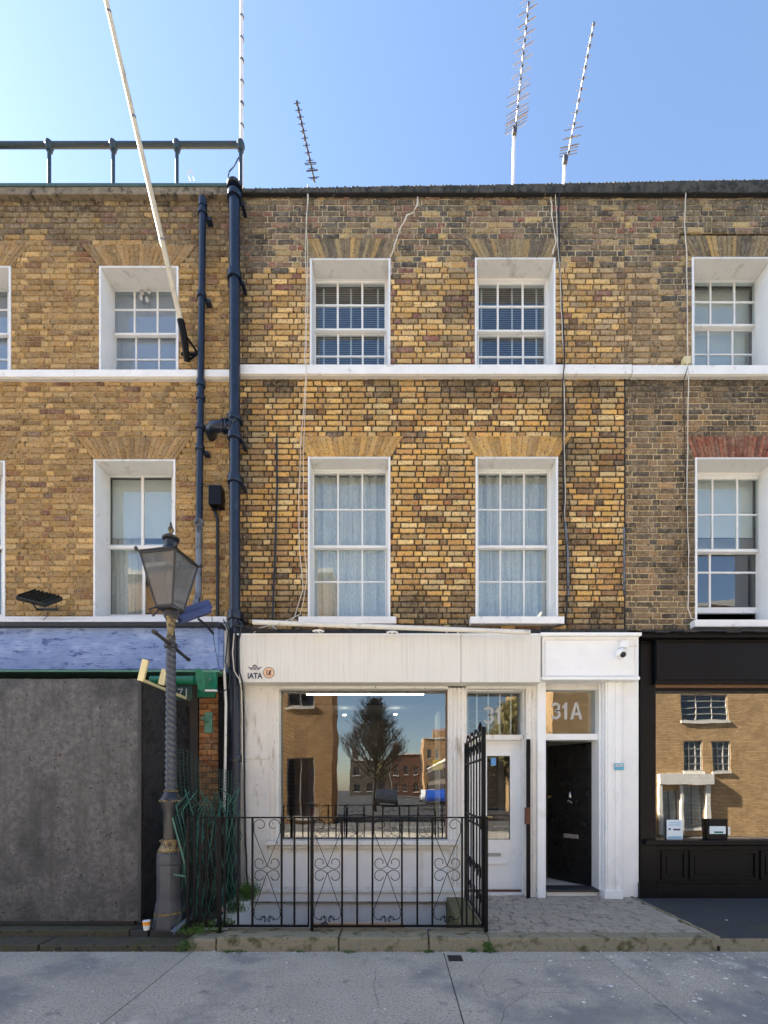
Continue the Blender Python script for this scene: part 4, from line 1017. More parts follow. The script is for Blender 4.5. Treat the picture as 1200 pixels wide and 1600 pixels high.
for i, (a, b) in enumerate(((-1.0, -.55), (-.2, .25))):
    T = thing('computer_monitor', 'black computer monitor on the shop desk, %s one' % ('left' if i == 0 else 'right'), 'monitor', ((a + b) / 2, 2.4, .86), 'monitors on the shop desk')
    bx(a, b, 2.38, 2.41, .98, 1.28).obj('screen', 'screen', T, bevel=.004); bx((a + b) / 2 - .02, (a + b) / 2 + .02, 2.4, 2.43, .87, 1.0).obj('stand', 'screen', T); bx((a + b) / 2 - .1, (a + b) / 2 + .1, 2.32, 2.5, .861, .872).obj('base', 'screen', T)
for i, a in enumerate((-.75, .1, .55)):
    T = thing('office_chair', 'dark office chair in the shop, ' + ('leftmost of the three', 'middle of the three', 'rightmost of the three')[i], 'chair', (a, 1.5, .12), 'office chairs in the shop')
    bx(a - .22, a + .22, 1.3, 1.75, .55, .62).obj('seat', 'chair_fabric', T, bevel=.02); bx(a - .21, a + .21, 1.26, 1.31, .72, 1.17).obj('backrest', 'chair_fabric', T, bevel=.02)
    MB().tube([(a, 1.52, .2), (a, 1.52, .56)], .025, 8).obj('column', 'screen', T); g = MB()
    for k in range(5): g.tube([(a, 1.52, .2), (a + .25 * math.cos(k * 1.257), 1.52 + .25 * math.sin(k * 1.257), .15)], .015, 6)
    g.obj('base', 'screen', T); MB().tube([(a - .22, 1.3, .80), (a - .15, 1.28, .76), (a + .15, 1.28, .76), (a + .22, 1.3, .80)], .009, 6).obj('rail', 'chrome', T)
SH = thing('shelf_unit', 'grey shelf unit with boxes at the left inside the shop', 'shelves', (px(490, 7.8), 1.8, .12))
for k in range(4): bx(px(477, 7.8), px(503, 7.8), 1.6, 1.9, .2 + k * .36, .22 + k * .36).obj('shelf', 'desk', SH)
for a in (477, 502): bx(px(a, 7.8), px(a + 1, 7.8), 1.6, 1.9, .12, 1.4).obj('side_panel', 'desk', SH)
for k in range(3):
    for j in range(3):
        tag(bx(px(479 + j * 8, 7.8), px(485.5 + j * 8, 7.8), 1.62, 1.85, .222 + k * .36, .48 + k * .36).obj('box_file', ['paper', 'folder_red', 'desk'][(k + j * 2) % 3]), '%s box file %s on the %s shelf inside the shop' % (['pale', 'red', 'brown'][(k + j * 2) % 3], ('at the left', 'in the middle', 'at the right')[j], ('bottom', 'middle', 'top')[k]), 'box file', 'box files on the shop shelves')

# ------------------------------------------------------------------ right shopfront
SR = empty_part('shopfront', HR, (px(1100), 0, 0)); SR['label'] = 'black panelled shopfront with one wide pane'
X1 = 1345
P('pilaster', 'black_shop', 1001, 1025, 992, 1402, 5.93, .2, SR, .006); P('pilaster_plinth', 'black_shop', 1000, 1026, 1380, 1405, 5.90, 0, SR, .006)
P('cornice', 'black_shop', 1002, X1, 988.5, 996, 5.78, .1, SR, .006)
g = MB(); r = random.Random(8); q = 1002
while q < X1:
    a, b = q, q + 22; v = r.uniform(-1.2, 1); g.box(px(a, 5.75), px(b, 5.75), -.27, .02, pz(988 + v, 5.75), pz(985 + v, 5.75)); q += 22
g.obj('lead_flashing', 'lead_dark', SR, bevel=.004)
P('fascia', 'black_shop', 1024, X1, 996.5, 1068, 5.86, .1, SR); 
for q in ((1026, X1, 999, 1003), (1026, X1, 1058, 1062)): P('fascia_moulding', 'black_shop', q[0], q[1], q[2], q[3], 5.845, -.1, SR, .003)
P('fascia_moulding', 'black_shop', 1026, 1030, 1003.5, 1057.5, 5.845, -.1, SR, .003)
P('head_rail', 'wood_brown', 1024, X1, 1069.5, 1074.5, 5.93, .1, SR, .003); P('head_rail', 'black_shop', 1022, X1, 1074.7, 1080, 5.96, .1, SR)
P('window_sill', 'black_shop', 1010, X1, 1313, 1321, 5.86, .1, SR, .008); P('stall_riser', 'black_shop', 1008, X1, 1321.3, 1382, 5.95, .1, SR); P('plinth', 'black_shop', 1026.5, X1, 1382.3, 1404, 5.90, .1, SR, .006)
for a, b in ((1034, 1073), (1078, 1184), (1189, 1300)):
    for q in ((a, b, 1329, 1333), (a, b, 1371, 1375)): P('panel_moulding', 'black_shop', q[0], q[1], q[2], q[3], 5.93, -.04, SR, .003)
    for q in ((a, a + 4, 1333.3, 1370.7), (b - 4, b, 1333.3, 1370.7)): P('panel_moulding', 'black_shop', q[0], q[1], q[2], q[3], 5.93, -.04, SR, .003)
    P('panel_field', 'black_shop', a + 8, b - 8, 1338, 1366, 5.94, -.04, SR, .006)
W2 = empty_part('shop_window', HR, (px(1180), 0, pz(1312)))
p = bx(px(1023, 6.02), px(X1, 6.02), .018, .024, pz(1314, 6.02), pz(1078, 6.02)).obj('pane', 'glass_shop_right', W2)
zc = pz(1196, 6.02); xc = px(1110, 6.02)
for v in p.data.vertices: v.co.y += (v.co.z - zc) * .020 + (v.co.x - xc) * .000
g = MB(); x0, x1 = px(1010), px(X1)
for q in ((x0, x1, 3.4, 3.5, .1, 2.8), (x0, x0 + .05, .1, 3.4, .1, 2.8), (x1, x1 + .05, .1, 3.4, .1, 2.8), (x0, x1, .1, 3.4, 2.72, 2.8), (x0, x1, .1, 3.4, .1, .13)): g.box(*q)
g.obj('shop_room', 'room_dark', HR)
bx(px(1020), px(X1), .08, .55, .6, pz(1314, 6.05)).obj('display_shelf', 'black_shop', HR)
PS = thing('window_poster', 'pale blue and white poster standing at the left of the black shop window', 'poster', (px(1054, 6.1), .1, pz(1312, 6.1)))
P('board', 'poster_pale', 1042, 1067, 1281, 1312.5, 5.97, -.02, PS); 
for q in ((1045, 1063, 1285, 1286.2), (1045, 1063, 1288.5, 1289.6), (1044, 1066, 1307, 1310)): P('print', 'poster_blue', q[0], q[1], q[2], q[3], 5.968, -.0295, PS, 0)
for q in ((1045, 1048, 1294, 1297), (1052, 1063, 1295, 1297.5)): P('print', 'ink_navy', q[0], q[1], q[2], q[3], 5.968, -.0295, PS, 0)
CBX = thing('display_box', 'dark box with a pale teal panel standing in the black shop window', 'display box', (px(1122, 6.12), .15, pz(1312, 6.1)))
P('box', 'black_shop', 1108, 1137, 1280, 1312.5, 5.93, -.01, CBX); P('card', 'poster_pale', 1109, 1134, 1291, 1303, 5.925, -.071, CBX, 0); P('card_print', 'teal_dark', 1116, 1130, 1299, 1302, 5.923, -.0755, CBX, 0); P('cup', 'white_new', 1137.5, 1141, 1292, 1305, 5.95, -.02, CBX)

# ------------------------------------------------------------------ left shopfront and hoarding
SL = empty_part('shopfront', HL, (px(180), 0, 0)); SL['label'] = 'weathered blue fascia over a boarded shop'
P('fascia', 'blue_fascia', -160, 340, 979, 1046, 5.62, -.05, SL, .004)
P('cornice', 'lead_dark', -160, 345, 972, 978.5, 5.56, -.02, SL, .006); P('cornice_paint', 'sill_paint', -160, 340, 969, 971.6, 5.62, -.02, SL, .003)
P('fascia_trim', 'green_pale', -160, 342, 1046.5, 1050, 5.6, -.1, SL, .003)
P('fascia_return', 'blue_fascia', 339, 348, 979, 1046, 5.66, -.02, SL, .004); P('fascia_edge', 'pipe_white', 349.5, 353, 975, 1040, 5.72, -.02, SL, .004)
bx(px(-160), px(312), -.05, .0, .1, pz(1046)).obj('dark_recess', 'room_dark', SL)
bx(px(312), px(374), -.02, .06, .1, pz(985)).obj('dark_recess', 'room_dark', SL)
# brick pier between hoarding and pipes
pier = Mass(); pm = Mass(); r = random.Random(21); PA = [((150, 98, 56), 4), ((132, 84, 50), 4), ((164, 112, 66), 2), ((110, 74, 48), 2)]
xa, xb = px(311, 5.9), px(343, 5.9); z = .13; k = 0; pm.add([(xa, -.09, .1), (xb, -.09, .1), (xb, -.09, 2.75), (xa, -.09, 2.75)], [(0, 1, 2, 3)], (84, 66, 48))
while z < 2.74:
    xm = xa + (.105 if k % 2 else .16)
    for a, b in ((xa, xm - .008), (xm, xb)):
        V, Fc = brick_points(a, b, a, b, z, z + .063, -.10 + r.uniform(-.003, .003), r, 2); m = Mass(); m.add(V, Fc, tint(pick(PA, r), .45 * (1 - soft(z, .2, 1.6)), r)); m.obj('pier_brick', 'brick_mass', SL)
    z += .0735; k += 1
pm.obj('pier_mortar', 'mortar', SL); bx(xa + .002, xb - .002, -.085, -.05, .1, 2.76).obj('pier_core', 'room_dark', SL)
bx(px(312, 5.95), px(340, 5.95), -.12, .0, pz(1092), pz(1046)).obj('pier_cap', 'green_shutter', SL)
# roller tube, bracket plates, street number
RT = thing('roller_shutter', 'dark green roller tube and curved end bracket below the blue fascia', 'roller shutter', (px(290, 5.5), -.5, pz(1062, 5.5)))
MB().tube([(px(236, 5.5), -.5, pz(1063, 5.5)), (px(304, 5.5), -.5, pz(1063, 5.5))], .052, 16).obj('tube', 'green_shutter', RT, smooth=True)
pts = [(px(305, 5.4), pz(1045, 5.4)), (px(312, 5.4), pz(1044, 5.4)), (px(319, 5.4), pz(1052, 5.4)), (px(321, 5.4), pz(1066, 5.4)), (px(319, 5.4), pz(1083, 5.4)), (px(312, 5.4), pz(1078, 5.4)), (px(306, 5.4), pz(1064, 5.4))]
MB().poly([(a, -.6, b) for a, b in pts], (0, .012, 0)).obj('end_bracket', 'green_shutter', RT, bevel=.002)
P('back_plate', 'green_shutter', 318, 338, 1050, 1077, 5.6, -.36, RT, .003); P('plate_edge', 'paper', 318, 338, 1077.3, 1080, 5.6, -.36, RT, .002)
MB().lathe([(0, 0), (.016, 0), (.012, .01), (0, .012)], 10, Matrix.Translation((px(328, 5.59), -.405, pz(1062, 5.59))) @ Matrix.Rotation(R(90), 4, 'X')).obj('bolt', 'steel_plate', RT)
NS = thing('number_sign', 'dark green sign with the number 71 behind the lamp post', 'sign', (px(288, 5.7), -.3, pz(1090, 5.7)))
P('board', 'sign_green', 262, 300, 1072, 1094, 5.7, -.28, NS, .003); text_obj('number', '71', .15, 'frost_white', NS, (px(277, 5.69), -.312, pz(1089, 5.69)))
GP = thing('shutter_peg', 'pale green wall plate with a round peg on the brick pier', 'shutter bracket', (px(325, 5.85), -.12, pz(1130, 5.85)))
P('plate', 'green_pale', 319.5, 331, 1113, 1145, 5.86, -.1, GP, .003)
MB().tube([(px(325, 5.86), -.14, pz(1128, 5.86)), (px(315, 5.7), -.30, pz(1122, 5.7))], .014, 10).obj('peg', 'green_pale', GP); g = MB()
for q in (1117, 1140): g.lathe([(0, 0), (.008, 0), (.006, .006), (0, .007)], 8, Matrix.Translation((px(327, 5.85), -.14, pz(q, 5.85))) @ Matrix.Rotation(R(90), 4, 'X'))
g.obj('bolt', 'steel_plate', GP)

# hoarding of dark textured boards
HD = thing('boarded_hoarding', 'black textured board hoarding enclosing the left shop', 'hoarding', (-3.9, -1.2, .13))
def rough_panel(name, a, b, z0, z1, n, m, amp, seed, thick=.02):
    """sheet from a to b (xy) with ragged flake relief on its outer side"""
    r = random.Random(seed); a, b = Vector((a[0], a[1], 0)), Vector((b[0], b[1], 0)); L = (b - a).length; nu = int(L / .035); nv = int((z1 - z0) / .035)
    nn = Vector(n); V = []; Fc = []
    for j in range(nv + 1):
        for i in range(nu + 1):
            p = a.lerp(b, i / nu); z = lerp(z0, z1, j / nv); h = amp * (mnoise.noise(Vector((p.x * 9 + z * 4, p.y * 9, z * 14 + seed))) + .6 * mnoise.noise(Vector((p.x * 28, p.y * 28, z * 28 + seed))))
            e = 0 if i in (0, nu) or j in (0, nv) else 1
            V.append(tuple(p + nn * (thick + h * e) + Vector((0, 0, z + (r.uniform(-.006, .006) if j == nv else 0)))))
    for j in range(nv):
        for i in range(nu): k = j * (nu + 1) + i; Fc.append((k, k + 1, k + nu + 2, k + nu + 1))
    g = MB(); g.v = V; g.f = Fc; o = len(V)
    g.face_box([tuple(a + Vector((0, 0, z0))), tuple(b + Vector((0, 0, z0))), tuple(b + nn * (thick - .001) + Vector((0, 0, z0))), tuple(a + nn * (thick - .001) + Vector((0, 0, z0))),
                tuple(a + Vector((0, 0, z1))), tuple(b + Vector((0, 0, z1))), tuple(b + nn * (thick - .001) + Vector((0, 0, z1))), tuple(a + nn * (thick - .001) + Vector((0, 0, z1)))])
    return g.obj(name, m, HD, smooth=True)
zt = pz(1061, 4.75)
rough_panel('front_board', (-5.05, -1.23), (-2.665, -1.23), .17, zt, (0, -1, 0), 'osb_black', .009, 3)
rough_panel('front_board', (-7.3, -1.23), (-5.056, -1.23), .17, zt, (0, -1, 0), 'osb_black', .006, 5)
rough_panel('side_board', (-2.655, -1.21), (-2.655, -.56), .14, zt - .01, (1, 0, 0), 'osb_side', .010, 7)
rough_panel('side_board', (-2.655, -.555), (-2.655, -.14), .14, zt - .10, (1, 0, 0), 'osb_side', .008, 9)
MB().box(-2.665, -2.63, -1.262, -1.235, .15, zt + .01).obj('corner_trim', 'slate_step', HD, bevel=.004)
bx(-7.3, -2.70, -1.262, -1.235, .131, .168).obj('base_rail', 'cable_black', HD, bevel=.004)
for (a, b, c, e, d1) in ((220, 1086, 228, 1031, 4.72), (252, 1070, 258, 1046, 4.95)):
    A = Vector((px(a, d1), d1 - 6, pz(b - (22 if a == 220 else 0), d1))); B = Vector((px(c, d1), d1 - 6, pz(e, d1)))
    MB().bar(A, B, .062, .03).obj('timber_batten', 'timber_cream', HD, bevel=.003)
g = bx(-2.62, -2.60, -1.27, -.2, zt - .03, zt).obj('top_rail', 'timber_cream', HD)

# ------------------------------------------------------------------ pipes, cables and boxes on the walls
def ring_prof(r, h): return [(r * .8, 0), (r, .004), (r * 1.06, h * .25), (r, h * .5), (r * 1.06, h * .75), (r, h - .004), (r * .8, h)]
SP = thing('soil_pipe', 'thick dark navy soil pipe running from roof to ground between the left and middle houses', 'drainpipe', (px(366), -.14, .1))
dP = 5.84; yP = dP - 6; xt, xb_ = px(366.5, dP), px(367.5, dP)
def xp(z): return lerp(xb_, xt, (z - .1) / 9)
MB().tube([(xp(.05), yP, .05), (xp(4), yP, 4), (xp(pz(300, dP)), yP, pz(300, dP))], .066, 24).obj('pipe', 'pipe_black', SP, smooth=True)
zt = pz(296, dP)
MB().tube([(xt, yP, zt), (xt, yP + .005, zt + .04), (xt - .01, yP + .05, zt + .085), (xt - .04, yP + .13, zt + .10), (xt - .07, yP + .30, zt + .10)], [.082, .084, .082, .078, .076], 20).obj('swan_neck', 'pipe_black', SP, smooth=True)
for v, h in ((308, .07), (432, .10), (655, .07), (683, .09), (750, .10), (962, .11), (1185, .10), (292, .05)):
    z = pz(v, dP); MB().lathe(ring_prof(.088, h), 24, Matrix.Translation((xp(z), yP, z - h / 2))).obj('collar', 'pipe_black', SP, smooth=True)
    if v in (308, 432, 683, 750, 962): MB().box(xp(z) + .07, xp(z) + .11, yP + .02, .0, z - .07, z - .03).box(xp(z) - .1, xp(z) - .07, yP + .04, .0, z - .07, z - .03).obj('lug', 'pipe_black', SP, bevel=.004)
zi = pz(660, dP); MB().lathe([(0, 0), (.046, 0), (.05, .012), (.040, .02), (.034, .012), (0, .012)], 20, Matrix.Translation((xp(zi), yP - .06, zi)) @ Matrix.Rotation(R(90), 4, 'X')).obj('rodding_eye', 'pipe_black', SP, smooth=True)
z = pz(666, dP)
MB().tube([(xp(z) - .02, yP, z - .02), (px(345, dP), yP, z), (px(333, dP), yP + .01, z + .003), (px(325, dP), yP + .06, z), (px(323, dP), .02, z - .01)], [.066, .066, .068, .066, .06], 20).obj('branch', 'pipe_black', SP, smooth=True)
for q in (347, 352): MB().lathe(ring_prof(.08, .035), 20, Matrix.Translation((px(q, dP), yP, z)) @ Matrix.Rotation(R(90), 4, 'Y')).obj('branch_collar', 'pipe_black', SP, smooth=True)
WP = thing('waste_pipe', 'slimmer dark pipe left of the thick soil pipe, grey in its lower part', 'drainpipe', (px(314), -.1, 3.7))
dQ = 5.9; yQ = dQ - 6; X_ = lambda v: px(lerp(317, 310, (v - 312) / 620), dQ)
MB().tube([(X_(322), yQ, pz(322, dQ)), (X_(600), yQ, pz(600, dQ)), (X_(815), yQ, pz(815, dQ))], .042, 18).obj('pipe', 'pipe_black', WP, smooth=True)
MB().tube([(X_(815), yQ, pz(815, dQ)), (X_(880), yQ, pz(880, dQ)), (X_(925), yQ, pz(925, dQ)), (X_(940), yQ - .03, pz(938, dQ)), (X_(950), yQ - .1, pz(955, dQ))], .040, 18).obj('lower_pipe', 'pipe_grey', WP, smooth=True)
MB().lathe([(0, 0), (.05, 0), (.056, .03), (.05, .1), (0, .1)], 16, Matrix.Translation((X_(318), yQ, pz(324, dQ)))).obj('cap', 'pipe_black', WP, smooth=True)
for v, h in ((333, .05), (462, .07), (600, .08), (622, .06), (668, .06), (700, .07), (816, .06)):
    z = pz(v, dQ); MB().lathe(ring_prof(.056, h), 18, Matrix.Translation((X_(v), yQ, z - h / 2))).obj('collar', 'pipe_black' if v != 816 else 'pipe_grey', WP, smooth=True)
    if v in (333, 462, 700): MB().box(X_(v) + .03, X_(v) + .10, yQ + .02, .0, z - .06, z - .02).obj('lug', 'pipe_black', WP, bevel=.004)
BX = thing('junction_box', 'black junction box on the brick between the two dark pipes', 'junction box', (px(338), -.1, pz(775)))
bx(px(327, 5.9), px(347, 5.9), -.13, .0, pz(790, 5.9), pz(760, 5.9)).obj('box', 'black_shop', BX, bevel=.006)
for q in (332, 342): MB().lathe([(0, 0), (.018, 0), (.02, .02), (.014, .035), (0, .035)], 10, Matrix.Translation((px(q, 5.9), -.08, pz(796, 5.9)))).obj('gland', 'black_shop', BX, smooth=True)
def cable(name, label, pts, r, m, cat='cable', n=6, wob=0, seed=0, group=None):
    rr = random.Random(seed); P_ = []
    for (a, b, d), (c, e, d2) in zip(pts, pts[1:]):
        k = max(1, int(math.hypot(a - c, b - e) / 18))
        for i in range(k):
            t = i / k; dd = lerp(d, d2, t); P_.append((px(lerp(a, c, t) + rr.uniform(-wob, wob), dd), dd - 6, pz(lerp(b, e, t), dd)))
    a, b, d = pts[-1]; P_.append((px(a, d), d - 6, pz(b, d)))
    o = MB().tube(P_, r, n).obj(name, m, smooth=True); return tag(o, label, cat, group)
cable('conduit', 'dark conduit dropping from the black junction box', [(334, 794, 5.95), (340, 812, 5.95), (340, 965, 5.95)], .022, 'cable_black', 'conduit', 8)
cable('wall_cable', 'pair of pale cables down the wall left of the middle house windows', [(481, 288, 5.96), (479, 340, 5.97), (477, 400, 5.97), (479, 450, 5.97), (476, 560, 5.97), (478, 572, 5.88), (478, 588, 5.9), (473, 650, 5.97), (470, 700, 5.97), (467, 770, 5.97), (468, 860, 5.97), (474, 920, 5.97), (460, 965, 5.93), (445, 978, 5.8)], .0055, 'cable_white', wob=.6, seed=1)
cable('wall_cable', 'second pale cable hanging loose beside the first on the middle house', [(482, 292, 5.97), (479, 340, 5.96), (481, 450, 5.97), (478, 568, 5.88), (478, 590, 5.9), (476, 660, 5.96), (474, 760, 5.96), (476, 850, 5.96), (480, 905, 5.95), (474, 940, 5.93), (468, 960, 5.9), (440, 973, 5.75), (402, 982, 5.70), (396, 990, 5.70)], .0045, 'cable_white', wob=.8, seed=2)
cable('wall_cable', 'black cable down the wall right of the middle house windows', [(875, 290, 5.96), (873, 330, 5.96), (874, 400, 5.97), (878, 470, 5.97), (881, 530, 5.96), (882, 570, 5.88), (880, 590, 5.9), (879, 640, 5.97), (880, 720, 5.97), (881, 800, 5.97), (886, 860, 5.97), (886, 930, 5.97), (884, 975, 5.95), (850, 984, 5.85)], .010, 'cable_black', wob=.7, seed=3)
cable('wall_cable', 'thin grey cable twisted beside the black one on the middle house', [(868, 294, 5.97), (873, 400, 5.965), (879, 520, 5.96), (881, 545, 5.95), (884, 572, 5.87), (881, 592, 5.9), (882, 700, 5.965), (883, 820, 5.965)], .0045, 'cable_white', wob=1, seed=4)
cable('wall_cable', 'pale cable down the wall of the dark brown right-hand house', [(1072, 288, 5.96), (1069, 350, 5.96), (1073, 400, 5.97), (1074, 500, 5.97), (1075, 568, 5.88), (1076, 590, 5.9), (1075, 660, 5.97), (1073, 780, 5.97), (1076, 860, 5.97), (1075, 950, 5.97), (1080, 966, 5.95), (1088, 968, 5.93)], .0065, 'cable_white', wob=.5, seed=5)
cable('wall_cable', 'thin dark cable beside the pale one on the dark brown right-hand house', [(1076, 568, 5.88), (1068, 594, 5.92), (1070, 700, 5.97), (1073, 800, 5.97), (1075, 900, 5.97)], .005, 'cable_black', wob=.5, seed=6)
tag(bx(px(1069, 5.93), px(1080, 5.93), -.07, .0, pz(567, 5.93), pz(556, 5.93)).obj('cable_box', 'timber_cream', bevel=.004), 'small cream cable box beside the right-hand upper window', 'cable box')
cable('cable_strip', 'dark vertical cable strip at the left of the middle house', [(432, 680, 5.96), (433, 760, 5.97), (430, 860, 5.97), (426, 965, 5.96)], .014, 'cable_black', 'cable strip', wob=.3)
cable('cable_strip', 'worn metal strip beside the right-hand window of the middle house', [(883, 815, 5.96), (887, 860, 5.96), (888, 930, 5.96)], .014, 'pipe_grey', 'cable strip', 4)
cable('cable_strip', 'worn metal strip at the joint with the right-hand house', [(975, 825, 5.96), (975, 930, 5.96)], .012, 'pipe_grey', 'cable strip', 4)
cable('white_pipe', 'thin white pipe running down beside the thick soil pipe', [(350, 1042, 5.72), (353, 1100, 5.74), (352, 1180, 5.74), (350, 1290, 5.74), (349, 1470, 5.74)], .017, 'pipe_white', 'pipe', 10)
cable('wall_cable', 'black cable looping down in front of the fascia and white pilaster', [(373, 968, 5.8), (379, 975, 5.70), (373, 1000, 5.70), (374, 1050, 5.70), (379, 1066, 5.70), (381, 1120, 5.90), (383, 1300, 5.93), (387, 1400, 5.93), (387, 1455, 5.93)], .012, 'cable_black', wob=.4, seed=7)
cable('wall_cable', 'thin pale cable beside the black one at the fascia end', [(366, 990, 5.72), (363, 1020, 5.70), (366, 1048, 5.70), (374, 1062, 5.7), (378, 1080, 5.72), (379, 1200, 5.85)], .007, 'cable_white', wob=.4, seed=8)
cable('wall_cable', 'black cable looping at the end of the blue fascia', [(349, 968, 5.7), (357, 985, 5.7), (352, 1035, 5.65), (360, 1050, 5.65), (358, 1075, 5.65), (345, 1082, 5.65), (338, 1075, 5.65)], .008, 'cable_black', seed=9)
tag(MB().tube([(px(360, 5.75), -.2, pz(974, 5.75)), (px(400, 5.72), -.3, pz(984, 5.7)), (px(422, 5.72), -.3, pz(985, 5.7))], .02, 10).obj('black_sleeve', 'cable_black', smooth=True), 'short black cable sleeve lying on the left end of the pale fascia', 'cable sleeve')
cable('black_downpipe', 'dark square downpipe behind the thin white pipe', [(347, 1045, 5.88), (347, 1460, 5.88)], .05, 'black_iron', 'drainpipe', 4)
cable('loose_wire', 'loose loop of wire on the left parapet', [(298, 283, 5.95), (294, 272, 5.95), (295, 265, 5.95), (299, 266, 5.95), (304, 283, 5.95)], .006, 'cable_white')
cable('loose_wire', 'wire tied from the roof rail to the swan neck of the soil pipe', [(356, 276, 5.9), (358, 268, 5.95), (366, 260, 6), (373, 246, 6.05)], .008, 'pipe_grey', wob=.6)

# floodlight and blue camera
FL = thing('led_floodlight', 'black floodlight tilted down on the left wall above the blue fascia', 'floodlight', (px(60), -.1, pz(945)))
M = Matrix.Translation((px(60, 5.62), -.36, pz(934, 5.62))) @ Matrix.Rotation(R(14), 4, 'Y') @ Matrix.Rotation(R(38), 4, 'X')
MB().obox(M, .36, .30, .05).obj('housing', 'led_black', FL, bevel=.008); MB().obox(M @ Matrix.Translation((0, -.005, -.029)), .30, .24, .01).obj('lens', 'led_glass', FL, bevel=.002)
g = MB(); [g.obox(M @ Matrix.Translation((q, 0, .03)), .008, .28, .03) for q in (-.15, -.1, -.05, 0, .05, .1, .15)]; g.obj('cooling_fins', 'led_black', FL)
g = MB()
for s in (-1, 1): g.bar(M @ Vector((s * .19, .02, 0)), (px(60, 5.8) + s * .13, -.06, pz(950, 5.9)), .022, .008)
g.bar((px(60, 5.8) - .13, -.05, pz(950, 5.9)), (px(60, 5.8) + .13, -.05, pz(950, 5.9)), .03, .01); g.obj('bracket', 'led_black', FL)
MB().tube([(px(66, 5.8), -.1, pz(948, 5.8)), (px(68, 5.75), -.2, pz(962, 5.75)), (px(66, 5.7), -.3, pz(970, 5.7))], .004, 6).obj('lead', 'rust', FL)
BC = thing('blue_box_camera', 'dark blue box camera on an arm above the right end of the blue fascia', 'security camera', (px(310, 5.5), -.4, pz(975, 5.5)))
A, B = Vector((px(281, 5.1), -.92, pz(970, 5.1))), Vector((px(325, 5.25), -.72, pz(951, 5.25)))
MB().bar(A, B, .075, .12).obj('housing', 'camera_blue', BC, bevel=.01); q = (B - A).normalized()
MB().bar(A - q * .03 + Vector((0, 0, .062)), B + q * .02 + Vector((0, 0, .062)), .105, .012).obj('sun_shield', 'camera_blue', BC, bevel=.003); MB().bar(A - q * .008, A, .055, .055).obj('lens_plate', 'screen', BC)
MB().tube([(A + B) / 2 + Vector((.05, 0, -.05)), (px(320, 5.4), -.6, pz(975, 5.4)), (px(333, 5.6), -.40, pz(990, 5.6))], .014, 8).obj('arm', 'cable_black', BC, smooth=True)
MB().tube([B, (px(331, 5.3), -.7, pz(962, 5.3)), (px(334, 5.5), -.5, pz(1000, 5.5)), (px(341, 5.55), -.45, pz(1040, 5.55))], .004, 6).obj('lead', 'cable_black', BC)

# ------------------------------------------------------------------ roof line: rail, mast, aerials, flagpole
RR = thing('roof_railing', 'dark pipe railing along the left parapet', 'railing', (px(180), .1, pz(288)))
dR = 6.05
for v0, m_ in ((227, .034),):
    MB().tube([(px(-160, dR), .05, pz(v0, dR)), (px(376, dR), .05, pz(v0 - .5, dR))], m_, 14).obj('top_rail', 'rail_paint', RR, smooth=True)
for q in (-123, -23, 77, 177, 276.5, 376):
    MB().tube([(px(q, dR), .05, pz(290, dR)), (px(q, dR), .05, pz(228, dR))], .022, 12).obj('post', 'rail_paint', RR, smooth=True)
    MB().lathe([(0, -.07), (.038, -.065), (.045, -.02), (.055, 0), (.045, .045), (.02, .055), (.018, .07), (0, .075)], 14, Matrix.Translation((px(q, dR), .05, pz(228, dR)))).obj('clamp', 'rail_paint', RR, smooth=True)
MS = thing('banded_mast', 'tall pale mast with dark bands at the right end of the roof railing', 'mast', (px(377, 6.2), .2, pz(290)))
MB().tube([(px(377, 6.2), .2, pz(292, 6.2)), (px(377.5, 6.2), .2, pz(-60, 6.2))], [.026, .021], 12).obj('pole', 'mast_white', MS, smooth=True)
for q in range(-40, 225, 34):
    z = pz(q, 6.2); MB().lathe([(.027, 0), (.031, .004), (.031, .022), (.027, .026)], 12, Matrix.Translation((px(377.3, 6.2), .2, z)) @ Matrix.Rotation(R(14), 4, 'Y')).obj('band', 'pipe_grey', MS, smooth=True)
